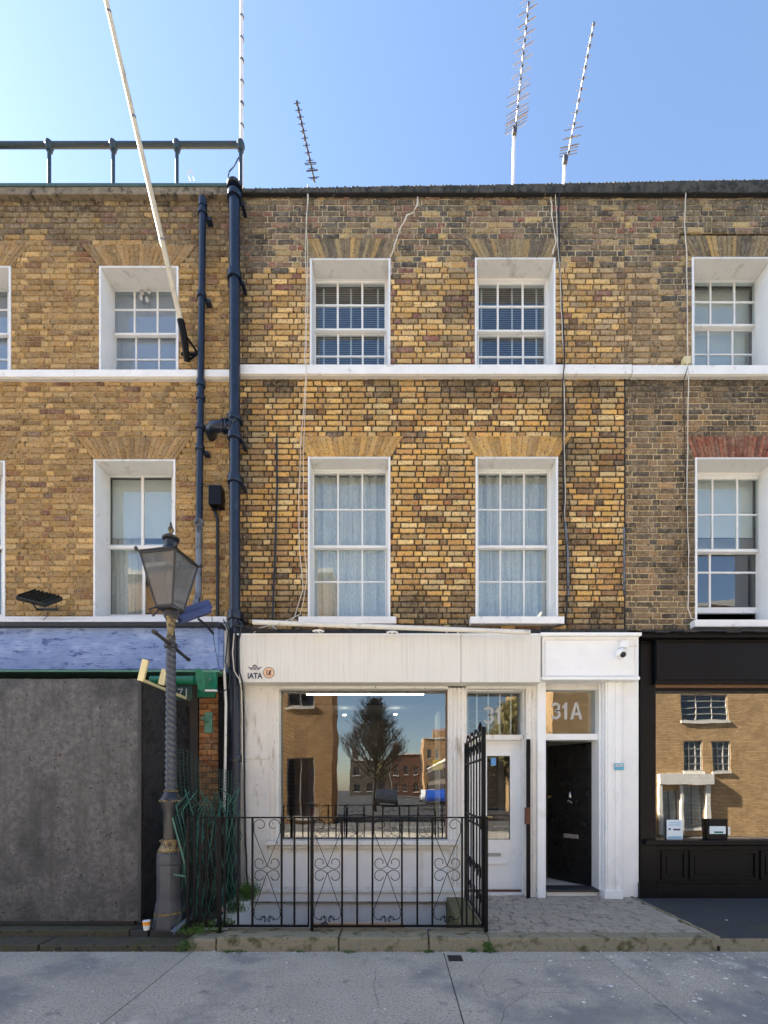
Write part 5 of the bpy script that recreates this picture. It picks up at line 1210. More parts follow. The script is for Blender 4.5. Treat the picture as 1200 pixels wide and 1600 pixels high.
def aerial(label, base, top, d, n, spans, m, mast=None, refl=0, yawd=0, rw=.2, fold=True):
    T = thing('tv_aerial', label, 'aerial', (px(base[0], d), d - 6, pz(base[1], d)), 'television aerials on the roof')
    A = Vector((px(base[0], d), d - 6, pz(base[1], d))); B = Vector((px(top[0], d), d - 6 - .5, pz(top[1], d - .5))); B = Vector((px(top[0], d - .5), d - 6.5, pz(top[1], d - .5)))
    MB().tube([A, B], .012, 8).obj('boom', m, T)
    if mast: MB().tube([(px(mast[0], d), d - 6 + .03, pz(mast[1] + 12, d)), (px(mast[2], d), d - 6 + .03, pz(mast[3], d))], .024, 10).obj('mast', 'mast_white', T, smooth=True); MB().box(*(lambda c: (c[0] - .03, c[0] + .03, c[1] - .03, c[1] + .05, c[2] - .05, c[2] + .05))((px(mast[2], d), d - 6, pz(mast[3], d)))).obj('clamp', 'aerial_dark', T, bevel=.005)
    ax = Vector((math.cos(yawd), math.sin(yawd), spans[2] if len(spans) > 2 else 0)).normalized(); g = MB()
    for i in range(n):
        t = (i / (n - 1)) ** .85; p = A.lerp(B, .06 + .93 * t); w = lerp(spans[0], spans[1], t) / 2
        offs = (-.05, 0, .05) if fold else (0,)
        for o in offs:
            q = p + (B - A).normalized() * o; g.bar(q - ax * w * (1 if o else .6), q + ax * w * (1 if o else .6), .0055)
        bx(p.x - .013, p.x + .013, p.y - .013, p.y + .013, p.z - .02, p.z + .02).obj('element_clip', 'aerial_dark', T)
    g.obj('elements', m, T)
    if refl:
        g = MB(); dn = (B - A).normalized(); sd = ax; up = dn.cross(sd).normalized()
        for k in range(-refl, refl + 1):
            for s in (-1, 1): g.bar(A + dn * (.05 + .06 * abs(k)) + up * .045 * k - sd * rw, A + dn * (.05 + .06 * abs(k)) + up * .045 * k + sd * rw, .006)
        g.obj('reflector', m, T)
    return T
aerial('thin dark aerial leaning left above the middle house', (492, 286), (464, 160), 6.6, 11, (.17, .15, .10), 'aerial_dark', fold=False, refl=2, rw=.08)
aerial('tall aerial with many elements, between the other two, topping the frame', (805, 206), (826, 4), 7.0, 10, (.30, .26, .18), 'aerial_metal', mast=(802, 282, 804, 205), refl=4, yawd=-.3, rw=.17)
aerial('aerial leaning right on a short mast, rightmost on the roof', (886, 250), (928, 36), 6.8, 12, (.30, .12, .04), 'aerial_metal', mast=(882, 280, 883, 250), refl=3, yawd=-.15, rw=.13, fold=False)
FP = thing('flagpole', 'long pale flagpole leaning out from the left house wall', 'flagpole', (px(290), -.1, pz(560)))
A = Vector((px(286.5, 5.82), -.18, pz(519, 5.82))); B = Vector((px(152, 4.85), -1.15, pz(-60, 4.85)))
MB().tube([A.lerp(B, t / 12) for t in range(13)], [.034 - .011 * t / 12 for t in range(13)], 14).obj('pole', 'flag_wood', FP, smooth=True)
for t in (.28, .62, .88): MB().tube([A.lerp(B, t), A.lerp(B, t + .006)], .036 - .011 * t, 14).obj('pole_band', 'pipe_grey', FP)
C_ = Vector((px(293, 5.97), -.04, pz(566, 5.97)))
MB().tube([A + (B - A).normalized() * .12, A, C_], [.043, .043, .038], 12).obj('socket', 'black_iron', FP, smooth=True)
g = MB(); g.bar(A, (px(308, 5.97), -.02, pz(550, 5.97)), .018); g.bar((px(282, 5.97), -.01, pz(551, 5.97)), (px(309, 5.97), -.01, pz(551, 5.97)), .03, .02); g.bar(C_, (px(309, 5.97), -.02, pz(551, 5.97)), .016); g.obj('bracket', 'black_iron', FP)

# ------------------------------------------------------------------ street lamp
LX, LY, LZ = px(267, 4.68), -1.32, .13
LA = thing('street_lamp', 'old grey and gold lamp post with twisted column and square glass lantern', 'street lamp', (LX, LY, LZ))
T0 = Matrix.Translation((LX, LY, 0)); dL = LY + 6
z = lambda v: pz(v, dL)
ph = math.pi / 8
MB().lathe([(0, LZ), (.168, LZ), (.168, LZ + .03), (.142, z(1412)), (.132, z(1406)), (.130, z(1403)), (.130, z(1350)), (.134, z(1348)), (.130, z(1346)), (.130, z(1334)), (.112, z(1328)), (0, z(1328))], 8, T0, ph).obj('octagonal_base', 'lamp_grey', LA, bevel=.004)
MB().lathe([(.11, z(1330)), (.118, z(1327)), (.10, z(1322)), (.088, z(1318)), (.094, z(1314)), (.088, z(1311)), (0, z(1311))], 24, T0).obj('gold_collar', 'lamp_gold', LA, smooth=True)
MB().lathe([(.072, z(1312)), (.072, z(1268)), (.084, z(1264)), (.088, z(1258)), (.100, z(1254)), (.104, z(1249)), (.088, z(1245)), (.072, z(1240)), (.062, z(1237)), (.0, z(1237))], 28, T0).obj('shaft', 'lamp_black', LA, smooth=True)
def beads(v, r, n, s, m, name='bead_ring'):
    g = MB()
    for k in range(n):
        a = 2 * math.pi * k / n; g.lathe([(0, -s), (s * .8, -s * .5), (s, 0), (s * .8, s * .5), (0, s)], 6, T0 @ Matrix.Translation((r * math.cos(a), r * math.sin(a), z(v))))
    g.obj(name, m, LA, smooth=True)
beads(1251, .104, 26, .010, 'lamp_gold'); beads(1236, .064, 20, .008, 'lamp_gold'); beads(1313, .095, 22, .010, 'lamp_gold'); beads(1330, .12, 26, .008, 'lamp_gold')
# twisted column
g = MB(); n = 24; N = 280; z0, z1 = z(1237), z(998)
for j in range(N + 1):
    t = j / N; tw = t * 2 * math.pi * 8.6; rr = lerp(.050, .041, t)
    for k in range(n):
        a = 2 * math.pi * k / n; lobe = rr * (.90 + .26 * abs(math.cos((a + tw) * 1.5)))
        g.v.append((LX + lobe * math.cos(a), LY + lobe * math.sin(a), lerp(z0, z1, t)))
for j in range(N):
    for k in range(n): g.f.append((j * n + k, j * n + (k + 1) % n, (j + 1) * n + (k + 1) % n, (j + 1) * n + k))
g.obj('twisted_column', 'lamp_grey', LA, smooth='all')
MB().lathe([(.044, z(1002)), (.048, z(998)), (.042, z(994)), (.036, z(985)), (.045, z(970)), (.060, z(965)), (0, z(965))], 20, T0).obj('gold_capital', 'lamp_gold', LA, smooth=True)
MB().lathe([(.062, z(966)), (.068, z(963)), (.068, z(956)), (.06, z(953)), (.055, z(950)), (.05, z(944)), (0, z(944))], 8, T0, ph).obj('crown', 'lamp_frame', LA, bevel=.003)
MB().tube([(LX + .03, LY - .36, 3.0), (LX + .01, LY + .02, 2.985), (LX - .02, LY + .42, 2.97)], [.016, .02, .016], 8).obj('ladder_bar', 'lamp_frame', LA, smooth=True)
for s in (-1, 1): MB().lathe([(0, -.02), (.022, -.02), (.024, 0), (.022, .02), (0, .02)], 8, Matrix.Translation((LX + (.03 if s < 0 else -.02), LY + (-.37 if s < 0 else .43), 3.0 if s < 0 else 2.97)) @ Matrix.Rotation(R(90), 4, 'X')).obj('bar_end', 'lamp_frame', LA, smooth=True)
MB().lathe([(.052, -.03), (.062, -.02), (.062, .02), (.052, .03)], 16, Matrix.Translation((LX, LY, 2.985))).obj('bar_collar', 'lamp_frame', LA, smooth=True)
# lantern
rot = Matrix.Translation((LX - .01, LY, 0)) @ Matrix.Rotation(R(-9), 4, 'Z'); zb, zt = 3.36, 3.86; hb, ht = .088, .188
cb = [rot @ Vector((sx * hb, sy * hb, zb)) for sx, sy in ((-1, -1), (1, -1), (1, 1), (-1, 1))]
ct = [rot @ Vector((sx * ht, sy * ht, zt)) for sx, sy in ((-1, -1), (1, -1), (1, 1), (-1, 1))]
g = MB()
for i in range(4):
    g.bar(cb[i], ct[i], .020); g.bar(cb[i], cb[(i + 1) % 4], .022); g.bar(ct[i], ct[(i + 1) % 4], .028)
g.obj('lantern_frame', 'lamp_frame', LA, bevel=.003)
for i in range(4):
    j = (i + 1) % 4; c = (cb[i] + cb[j] + ct[i] + ct[j]) / 4; cen = Vector((LX, LY, c.z)); n_ = (c - cen).normalized() * .003
    MB().face_box([cb[i] - n_, cb[j] - n_, cb[j] + n_, cb[i] + n_, ct[i] - n_, ct[j] - n_, ct[j] + n_, ct[i] + n_]).obj('lantern_pane', 'glass_lamp', LA)
g = MB(); ctr = [rot @ Vector((sx * .07, sy * .07, zt + .10)) for sx, sy in ((-1, -1), (1, -1), (1, 1), (-1, 1))]
ce = [rot @ Vector((sx * (ht + .025), sy * (ht + .025), zt + .005)) for sx, sy in ((-1, -1), (1, -1), (1, 1), (-1, 1))]
g.face_box(ce + ctr); g.obj('lantern_roof', 'lamp_frame', LA, bevel=.004)
T1 = Matrix.Translation((LX + .0, LY, zt + .0))
MB().lathe([(.08, .09), (.075, .12), (.062, .13), (.058, .19), (.080, .20), (.084, .215), (.07, .23), (.04, .245), (0, .245)], 20, T1).obj('chimney_vent', 'lamp_black', LA, smooth=True)
MB().lathe([(.018, .24), (.026, .255), (.013, .27), (.026, .29), (.030, .31), (.018, .335), (.010, .345), (.014, .355), (.004, .385), (0, .385)], 14, T1).obj('finial', 'lamp_gold', LA, smooth=True)
for i in (0, 1, 2, 3): MB().lathe([(0, 0), (.016, .005), (.02, .02), (.008, .04), (0, .045)], 8, Matrix.Translation(ce[i])).obj('corner_knob', 'lamp_frame', LA, smooth=True)
MB().obox(rot @ Matrix.Translation((0, 0, zb - .01)), .18, .18, .02).obj('lantern_floor', 'lamp_frame', LA)
MB().box(LX - .14, LX + .12, LY - .03, LY + .03, zt - .05, zt - .03).box(LX - .02, LX + .02, LY - .02, LY + .02, zb, zb + .16).obj('lamp_fitting', 'steel_plate', LA)
MB().tube([(LX, LY, z(944)), (LX, LY, zb)], .022, 10).obj('lantern_stem', 'lamp_frame', LA)
for s in (-1, 1): MB().tube([cb[0 if s < 0 else 1] + Vector((0, 0, -.01)), (LX + s * .15, LY - .13, zb - .05), (LX + s * .13, LY - .10, zb - .11), (LX + s * .05, LY - .03, z(945))], .009, 6).obj('frog_leg', 'lamp_frame', LA, smooth=True)
# chain round the base
g = MB()
for k in range(44):
    a = 2 * math.pi * k / 44; M = T0 @ Matrix.Translation((.150 * math.cos(a), .150 * math.sin(a), z(1424) + .012 * math.cos(a))) @ Matrix.Rotation(a + 1.57, 4, 'Z') @ Matrix.Rotation(R(45 if k % 2 else -45), 4, 'X')
    g.tube([M @ Vector((.014 * math.cos(b * .7854), .008 * math.sin(b * .7854), 0)) for b in range(9)], .0028, 4, False)
tag(g.obj('chain', 'brass', smooth=True), 'metal chain wrapped round the foot of the lamp post', 'chain')

# ------------------------------------------------------------------ railing in front of the light well
yR = -1.46; dI = yR + 6; zT, zB = pz(1278.5, dI), pz(1448.5, dI)
RL = thing('iron_railing', 'black iron railing with scroll panels in front of the shop window', 'railing', (px(525, dI), yR, .13))
MB().box(px(293, dI), px(762, dI), yR - .016, yR + .016, zT, zT + .014).obj('top_rail', 'black_iron', RL, bevel=.003)
MB().box(px(293, dI), px(340, dI), yR - .016, yR + .016, zB, zB + .022).box(px(346, dI), px(482, dI), yR - .016, yR + .016, zB, zB + .022).box(px(490, dI), px(757, dI), yR - .016, yR + .016, zB, zB + .022).obj('bottom_rail', 'black_iron', RL, bevel=.003)
for q, w_, low in ((342.5, .040, 1), (487.5, .030, 1), (759.5, .034, 1), (482, .016, 0), (294, .03, 1)):
    bx(px(q, dI) - w_ / 2, px(q, dI) + w_ / 2, yR - w_ / 2, yR + w_ / 2, .12 if low else zB, zT + .002).obj('post', 'black_iron', RL, bevel=.003)
for q in (304, 313, 322, 351, 372, 394.5, 440, 460, 534.5, 558, 582, 628, 652, 675.5, 722, 739.5, 729):
    bx(px(q, dI) - .0095, px(q, dI) + .0095, yR - .008, yR + .008, zB, zT).obj('bar', 'black_iron', RL, bevel=.002)
def scroll_panel(name, A, ux, w, z0, h, parent, m='black_iron', r_=.0038, uy=(0, 0, 1)):
    """panel between two bars: A = foot of centre line, ux = unit across, w = half width"""
    A = Vector(A); ux = Vector(ux); g = MB()
    def pt(u, v): return A + ux * (u * w) + Vector((0, 0, z0 + v * h))
    asp = w / h
    def spiral(cu, cv, r0, a0, turns, r1=.35, n=26):
        out = []
        for i in range(n + 1):
            t = i / n; a = a0 + turns * 2 * math.pi * t; rr = r0 * lerp(1, r1, t ** 1.1); out.append(pt(cu + rr * math.cos(a), cv + rr * asp * math.sin(a)))
        return out
    for s in (-1, 1):
        flip = 1 if s > 0 else -1
        def sp(cu, cv, r0, a0, turns, r1=.35):
            return spiral(s * cu, cv, r0, a0 if s > 0 else math.pi - a0, turns * flip, r1)
        vm = .52; rl = .48
        # top: from waist up to the outside, curling in
        g.tube([pt(-s * .02, vm + .03), pt(s * .5, vm + .20), pt(s * .96, vm + .35)] + sp(.50, 1 - rl * asp * 1.02, .47, -.35, .92, .45), r_, 6)
        # waist lobes above and below
        g.tube([pt(-s * .5, vm + .20), pt(s * .0, vm + .035)][1:] + sp(.52, vm + rl * asp * 1.0 + .0, .47, -2.4, .95, .42), r_, 6)
        g.tube([pt(0, vm - .035)] + sp(.52, vm - rl * asp * 1.0, .47, 2.4, -.85, .5), r_, 6)
        # bottom
        g.tube([pt(0, vm - .03), pt(s * .5, .30), pt(s * .96, .14)] + sp(.56, .10, .40, .5, -.55, .9) + sp(.30, .055, .26, -1.7, -.85, .6)[2:], r_, 6)
    return g.obj(name, m, parent, smooth=True)
for a, b in ((394.5, 440), (488.5, 534.5), (582, 628), (675.5, 722), (296, 341)):
    scroll_panel('scroll_panel', (px((a + b) / 2, dI), yR, 0), (1, 0, 0), (px(b, dI) - px(a, dI)) / 2 - .008, zB + .02, zT - zB - .02, RL)
# left return of the railing towards the wall, behind the trellis
for k in range(9):
    q = -1.46 + .13 * (k + 1); bx(px(294, dI) - .008, px(294, dI) + .008, q - .008, q + .008, zB, zT).obj('bar', 'black_iron', RL, bevel=.002)
MB().box(px(294, dI) - .012, px(294, dI) + .012, yR + .016, -.16, zT, zT + .014).obj('top_rail', 'black_iron', RL); MB().box(px(294, dI) - .012, px(294, dI) + .012, yR + .016, -.16, zB, zB + .022).obj('bottom_rail', 'black_iron', RL)
tag(MB().tube([(px(500, dI) + .08 * math.cos(a * .33), yR + .03 + .03 * math.sin(a * .33), .165 + .04 * math.sin(a * .5) ** 2) for a in range(24)], .006, 6).obj('coiled_cable', 'cable_black', smooth=True), 'coiled black cable hooked at the foot of the railing', 'cable')

# tall open gate at the right end of the railing
GX = .862; ya, yb = -1.44, -.24; gz, gt = .17, 2.10
GT = thing('iron_gate', 'tall ornate black iron gate standing open at the right end of the railing', 'gate', (GX, -.3, .13))
bx(GX - .02, GX + .02, ya, ya + .045, gz, gt + .05).obj('front_stile', 'black_iron', GT, bevel=.003); bx(GX - .02, GX + .02, yb - .04, yb, gz, gt).obj('rear_stile', 'black_iron', GT, bevel=.003)
for z_ in (gz + .02, 1.14, 1.22, 1.82, 2.08): bx(GX - .012, GX + .012, ya + .045, yb - .04, z_, z_ + .022).obj('rail', 'black_iron', GT, bevel=.002)
n = 5
for k in range(n):
    q = lerp(ya + .045, yb - .04, (k + 1) / (n + 1)); bx(GX - .0075, GX + .0075, q - .0075, q + .0075, gz + .04, 2.08).obj('bar', 'black_iron', GT)
g = MB()
for k in range(5):
    c = lerp(ya + .05, yb - .05, (k + .5) / 5)
    for z_, s in ((1.95, .09), (1.18, .03), (.66, .09), (.40, .07)):
        for d1 in (-1, 1): g.tube([(GX, c + d1 * (s * .5 + s * .5 * lerp(1, .3, i / 16) * math.cos(i * .42)), z_ + s * lerp(1, .3, i / 16) * math.sin(i * .42)) for i in range(17)], .0055, 5)
g.obj('scrollwork', 'black_iron', GT, smooth=True)
for k in range(4):
    c = lerp(ya + .05, yb - .05, (k + .5) / 4); MB().tube([(GX, c - .12, 2.09), (GX, c - .06, 2.17), (GX, c, 2.14), (GX, c + .05, 2.18), (GX, c + .11, 2.10)], .007, 5).obj('crest_scroll', 'black_iron', GT, smooth=True)
MB().lathe([(0, 0), (.012, 0), (.024, .04), (.012, .09), (0, .11)], 8, Matrix.Translation((GX, ya + .2, 2.12))).obj('finial', 'black_iron', GT, smooth=True)
bx(GX - .03, GX + .03, ya + .01, ya + .12, 1.13, 1.26).obj('lock_box', 'black_iron', GT, bevel=.004); MB().tube([(GX + .0, ya + .05, 1.26), (GX + .05, ya + .03, 1.255), (GX + .09, ya + .03, 1.25)], .010, 8).obj('lever_handle', 'brass', GT, smooth=True); bx(GX - .012, GX + .012, ya + .02, ya + .08, 1.24, 1.32).obj('latch', 'brass', GT, bevel=.003)

# ------------------------------------------------------------------ green netting and trellis by the brick pier
NT_ = MB(); x0, x1 = px(276, 5.15), px(365, 5.6)
def netp(u, v):   # u 0..1 across, v 0..1 up; hangs in a slack curve
    X = lerp(-2.47, -1.92, u); Y = lerp(-.80, -.45, u) + .10 * math.sin(u * 3.1); Z = lerp(.25, lerp(1.98, 1.66, u) + .04 * math.sin(u * 9), v); return (X + .03 * math.sin(v * 4 + u * 3) * (1 - v * .5), Y + .04 * math.sin(v * 5), Z)
for k in range(19): NT_.tube([netp(k / 18, v / 14) for v in range(15)], .0035, 4, False)
for k in range(42): NT_.tube([netp(u / 10, k / 41) for u in range(11)], .0033, 4, False)
tag(NT_.obj('plastic_netting', 'green_dark'), 'sheet of dark green plastic netting hung beside the brick pier', 'netting')
TR = thing('garden_trellis', 'crumpled green expanding trellis behind the left end of the railing', 'trellis', (-1.95, -1.1, .13))
r = random.Random(31)
def tp(u, h, o=0): return Vector((lerp(-2.12, -1.84, u) + .02 * math.sin(u * 9 + h * 4), lerp(-1.42, -.72, u) + .05 * math.sin(h * 5 + u * 4) + o, .17 + h))
for fam in (-1, 1):                                # folded diamond lattice, slack and uneven
    for k in range(11):
        u = k / 10; h = r.uniform(0, .08); top = r.uniform(1.18, 1.34)
        while h < top:
            L = min(r.uniform(.34, .42), top - h + .05); du = fam * .16 * (1 if int(h / .38) % 2 else -1)
            MB().bar(tp(u - du / 2, h, fam * .006), tp(u + du / 2, h + L, fam * .006), .009, .004).obj('slat', 'green_plastic' if (k + int(h * 9)) % 3 else 'green_dark', TR); h += L - .01
for k in range(7):
    u = r.uniform(0, .8); MB().bar(tp(u, r.uniform(0, .3), -.03), tp(u + r.uniform(.1, .28), r.uniform(.9, 1.34), -.03), .013, .006).obj('slat', 'green_plastic', TR)
for A, B in (((-2.20, -1.48, 1.25), (-2.09, -1.46, .80)), ((-2.09, -1.46, .80), (-2.06, -1.42, .30)), ((-2.18, -1.50, .70), (-2.08, -1.46, .67))): MB().bar(A, B, .016, .007).obj('slat', 'green_plastic', TR)
tag(MB().tube([(px(270, 4.5), -1.52, pz(1466, 4.42) + .03), (px(302, 4.7), -1.28, .25)], .026, 14).obj('pipe_offcut', 'pipe_grey', smooth=True), 'grey pipe offcut lying against the foot of the railing', 'pipe')
# black disc on the solid end, painting in the dark of a hollow
p = bpy.data.objects['pipe_offcut']; A = Vector((px(270, 4.5), -1.52, pz(1466, 4.42) + .03)); dv = (A - Vector((px(302, 4.7), -1.28, .25))).normalized()
MB().tube([A, A + dv * .002], .019, 14).obj('bore_disc', 'cable_black', p)
CP = thing('paper_cup', 'orange and white paper cup on the ledge beside the lamp post', 'cup', (px(229, 4.6), -1.46, .13))
cx, cy = px(229, 4.56), -1.44
MB().lathe([(0, .139), (.026, .139), (.033, .200), (0, .200)], 18, Matrix.Translation((cx, cy, 0))).obj('cup_body', 'cup_white', CP, smooth=True); MB().lathe([(.0332, .188), (.036, .222), (.034, .224), (0, .222)], 18, Matrix.Translation((cx, cy, 0))).obj('cup_band', 'cup_orange', CP, smooth=True)
MB().lathe([(.036, .222), (.038, .226), (.034, .232), (0, .230)], 18, Matrix.Translation((cx, cy, 0))).obj('cup_lid', 'cup_white', CP, smooth=True)

# weeds
def weeds(name, label, spots, n, hgt, seed, m='leaf'):
    r = random.Random(seed); g = MB()
    for k in range(n):
        cx, cy, cz, rad = r.choice(spots); a = r.uniform(0, 6.28); q = rad * r.random() ** .6; X, Y = cx + q * math.cos(a), cy + q * math.sin(a) * .6
        h = hgt * r.uniform(.3, 1) * (1 - .5 * q / rad); lean = Vector((r.uniform(-.5, .5), r.uniform(-.6, .2), 1)).normalized(); tip = Vector((X, Y, cz)) + lean * h
        for j in range(r.choice((2, 3, 4))):
            c = Vector((X, Y, cz)).lerp(tip, r.uniform(.3, 1)); u = Vector((r.uniform(-1, 1), r.uniform(-1, 1), r.uniform(-.3, .6))).normalized(); v = u.cross(Vector((r.uniform(-1, 1), r.uniform(-1, 1), r.uniform(-1, 1)))).normalized()
            s = r.uniform(.006, .016); o = len(g.v); g.v += [tuple(c - u * s), tuple(c + v * s * .5), tuple(c + u * s), tuple(c - v * s * .5)]; g.f.append((o, o + 1, o + 2, o + 3))
        g.bar((X, Y, cz - .01), tip, .0016)
    me_ = bpy.data.meshes.new(name); me_.from_pydata(g.v, [], g.f); me_.materials.append(MATS[m]); o = bpy.data.objects.new(name, me_); COL.objects.link(o); tag(o, label, 'weeds'); return o
weeds('weeds', 'green weeds growing at the corner of the kerb below the trellis', [(-1.98, -1.50, .13, .16), (-1.85, -1.42, .14, .18), (-2.0, -1.64, .02, .10), (-1.75, -1.35, .15, .12)], 420, .13, 1)
weeds('wall_plant', 'leafy green plant at the foot of the white pilaster behind the railing', [(-1.80, -.55, .22, .14), (-1.72, -.6, .30, .12), (-1.85, -.7, .12, .14)], 520, .26, 2)
weeds('kerb_weeds', 'tuft of weeds at the foot of the gate post by the kerb', [(.88, -1.66, .0, .07), (.85, -1.67, .05, .04), (.70, -1.665, .0, .05)], 120, .08, 3)
weeds('kerb_weeds', 'thin line of weeds in the gap at the front of the stone kerb', [(-1.6, -1.67, 0, .08), (-.9, -1.67, 0, .05), (-.45, -1.67, 0, .07), (.3, -1.67, 0, .05), (-1.5, -1.67, 0, .1)], 110, .035, 4)
# dwarf ledge carrying the plant, white block at the foot of the pilaster
bx(px(352, 5.4), px(384, 5.75), -.72, -.02, -.4, .19).obj('render_block', 'render_white', ww, bevel=.02)
# petals and litter on the pavement
r = random.Random(77); g = MB()
def fleck(X, Y, Z, s):
    o = len(g.v); n = r.choice((4, 5, 6)); a0 = r.uniform(0, 6.28)
    for k in range(n):
        a = a0 + k * 6.283 / n; q = s * r.uniform(.5, 1.1); g.v.append((X + q * math.cos(a), Y + q * math.sin(a), Z + r.uniform(.001, .006)))
    g.f.append(tuple(range(o, o + n)))
for k in range(320):
    X = r.uniform(-4.2, 4.4); Y = -1.67 - abs(r.gauss(0, .02)) if k % 2 else r.uniform(-3.1, -1.7); fleck(X, Y, .001, r.uniform(.004, .012) if k % 2 == 0 else r.uniform(.004, .010))
for k in range(190): fleck(r.gauss(2.3, .8), -1.68 - abs(r.gauss(0, .55)), .001, r.choice((.005, .008, .012, .022)) * r.uniform(.7, 1.2))
for q, v, s in ((335, 1487, .022), (448, 1505, .015), (1135, 1457, .02), (85, 1487, .013), (138, 1512, .015), (912, 1567, .014), (860, 1590, .012)): X, Y = g2(q, v); fleck(X, Y, .003 if v > 1470 else .13, s)
me_ = bpy.data.meshes.new('petal_litter'); me_.from_pydata(g.v, [], g.f); me_.materials.append(MATS['debris']); o = bpy.data.objects.new('petal_litter', me_); COL.objects.link(o); tag(o, 'scattered pale petals and crumbs of litter along the kerb and pavement', 'litter'); o['kind'] = 'stuff'

# ------------------------------------------------------------------ the other side of the street (seen in the panes)
def m_px(x, d): return (x - 620) * d / F
def opp_window(h, x0, x1, z0, z1, y, m='opp_window', bars=(1, 2), face=1):
    w = bx(x0, x1, y - .12, y - .10, z0, z1).obj('window', m, h)
    g = MB(); t = .05
    for q in ((x0, x0 + t, z0, z1), (x1 - t, x1, z0, z1), (x0 + t, x1 - t, z0, z0 + t), (x0 + t, x1 - t, z1 - t, z1)): g.box(q[0], q[1], y - .10, y - .03, q[2], q[3])
    for k in range(1, bars[0] + 1): xx = lerp(x0, x1, k / (bars[0] + 1)); g.box(xx - .02, xx + .02, y - .10, y - .05, z0 + t, z1 - t)
    for k in range(1, bars[1] + 1): zz = lerp(z0, z1, k / (bars[1] + 1)); g.box(x0 + t, x1 - t, y - .095, y - .055, zz - .02, zz + .02)
    g.obj('frame', 'pane_frame', w); bx(x0 - .05, x1 + .05, y - .02, y + .06, z0 - .12, z0 - .005).obj('sill', 'stone_trim', w); return w
def punched(h, name, x0, x1, y0, y1, z0, z1, wins, m):
    """front wall (facing +y at y1) with real openings, plus the body behind"""
    xs_ = sorted({x0, x1} | {w[0] for w in wins} | {w[1] for w in wins}); zs_ = sorted({z0, z1} | {w[2] for w in wins} | {w[3] for w in wins}); g = MB()
    for i in range(len(xs_) - 1):
        for j in range(len(zs_) - 1):
            cx, cz = (xs_[i] + xs_[i + 1]) / 2, (zs_[j] + zs_[j + 1]) / 2
            if any(w[0] < cx < w[1] and w[2] < cz < w[3] for w in wins): continue
            g.box(xs_[i], xs_[i + 1], y1 - .3, y1, zs_[j], zs_[j + 1])
    g.box(x0, x1, y0, y1 - .301, z0, z1 - .01); return g.obj(name, m, h)
YO = -15.0
BL = thing('orange_brick_flats', 'orange brick block with tall dark windows on the far side of the street', 'building', (-9, YO, 0))
wl = []
for k in range(5):
    xx = m_px(447, 21) - k * 2.6
    for z0, z1 in ((.2, 2.9), (5.25, 6.9), (8.2, 9.8)): wl.append((xx, xx + 1.25, z0, z1))
punched(BL, 'wall', -18, m_px(518, 21), -17, YO, -.1, 11.5, wl, 'brick_far_orange')
for w_ in wl: opp_window(BL, *w_, YO, bars=(1, 0))
bx(-18.1, m_px(518, 21) + .1, -17, YO + .1, 11.5, 11.7).obj('parapet', 'stone_trim', BL)
BR_ = thing('tan_brick_house', 'sunlit tan brick house with sash windows and pale shopfront opposite the black shop', 'building', (14, YO, 0))
wl = []; sh = []
for a, b, z0, z1 in ((1070, 1100, 1205, 1157), (1115, 1143, 1205, 1157)): wl.append((m_px(a, 21), m_px(b, 21), pz(z0, 21) + .6, pz(z1, 21) + .6))
wl.append((m_px(1068, 21), m_px(1142, 21), pz(1125, 21) + .6, pz(1083, 21) + .6))
for k in (1, 2, 3):
    wl.append((m_px(1070, 21) + 3.3 * k + 1, m_px(1100, 21) + 3.3 * k + 1, pz(1205, 21) + .6, pz(1157, 21) + .6)) if k > 1 else None
for k in range(4): wl.append((m_px(1070, 21) + 2.4 * k - 2, m_px(1070, 21) + 2.4 * k - 1.1, 7.2, 8.6))
sh = [(m_px(1034, 21), m_px(1060, 21), -.1, 2.0), (m_px(1066, 21), m_px(1100, 21), .3, 2.2)]
punched(BR_, 'wall', 7.2, 24, -24, YO, -.1, 10, wl + sh, 'brick_far_tan')
for w_ in wl: opp_window(BR_, *w_, YO, bars=(2, 3))
for w_ in sh: opp_window(BR_, *w_, YO, bars=(1, 3), m='opp_window_pale')
g = MB()
x0, x1 = m_px(1028, 21), m_px(1112, 21)
g.box(x0, x1, YO, YO + .25, 2.25, 2.75); g.box(x0, x0 + .15, YO, YO + .15, -.02, 2.25); g.box(m_px(1061, 21), m_px(1065, 21), YO, YO + .15, -.02, 2.25); g.box(m_px(1101, 21), m_px(1108, 21), YO, YO + .15, -.02, 2.25)
g.obj('shopfront', 'stone_trim', BR_, bevel=.01); bx(7.1, 24.1, -24, YO + .15, 10, 10.25).obj('parapet', 'stone_trim', BR_)
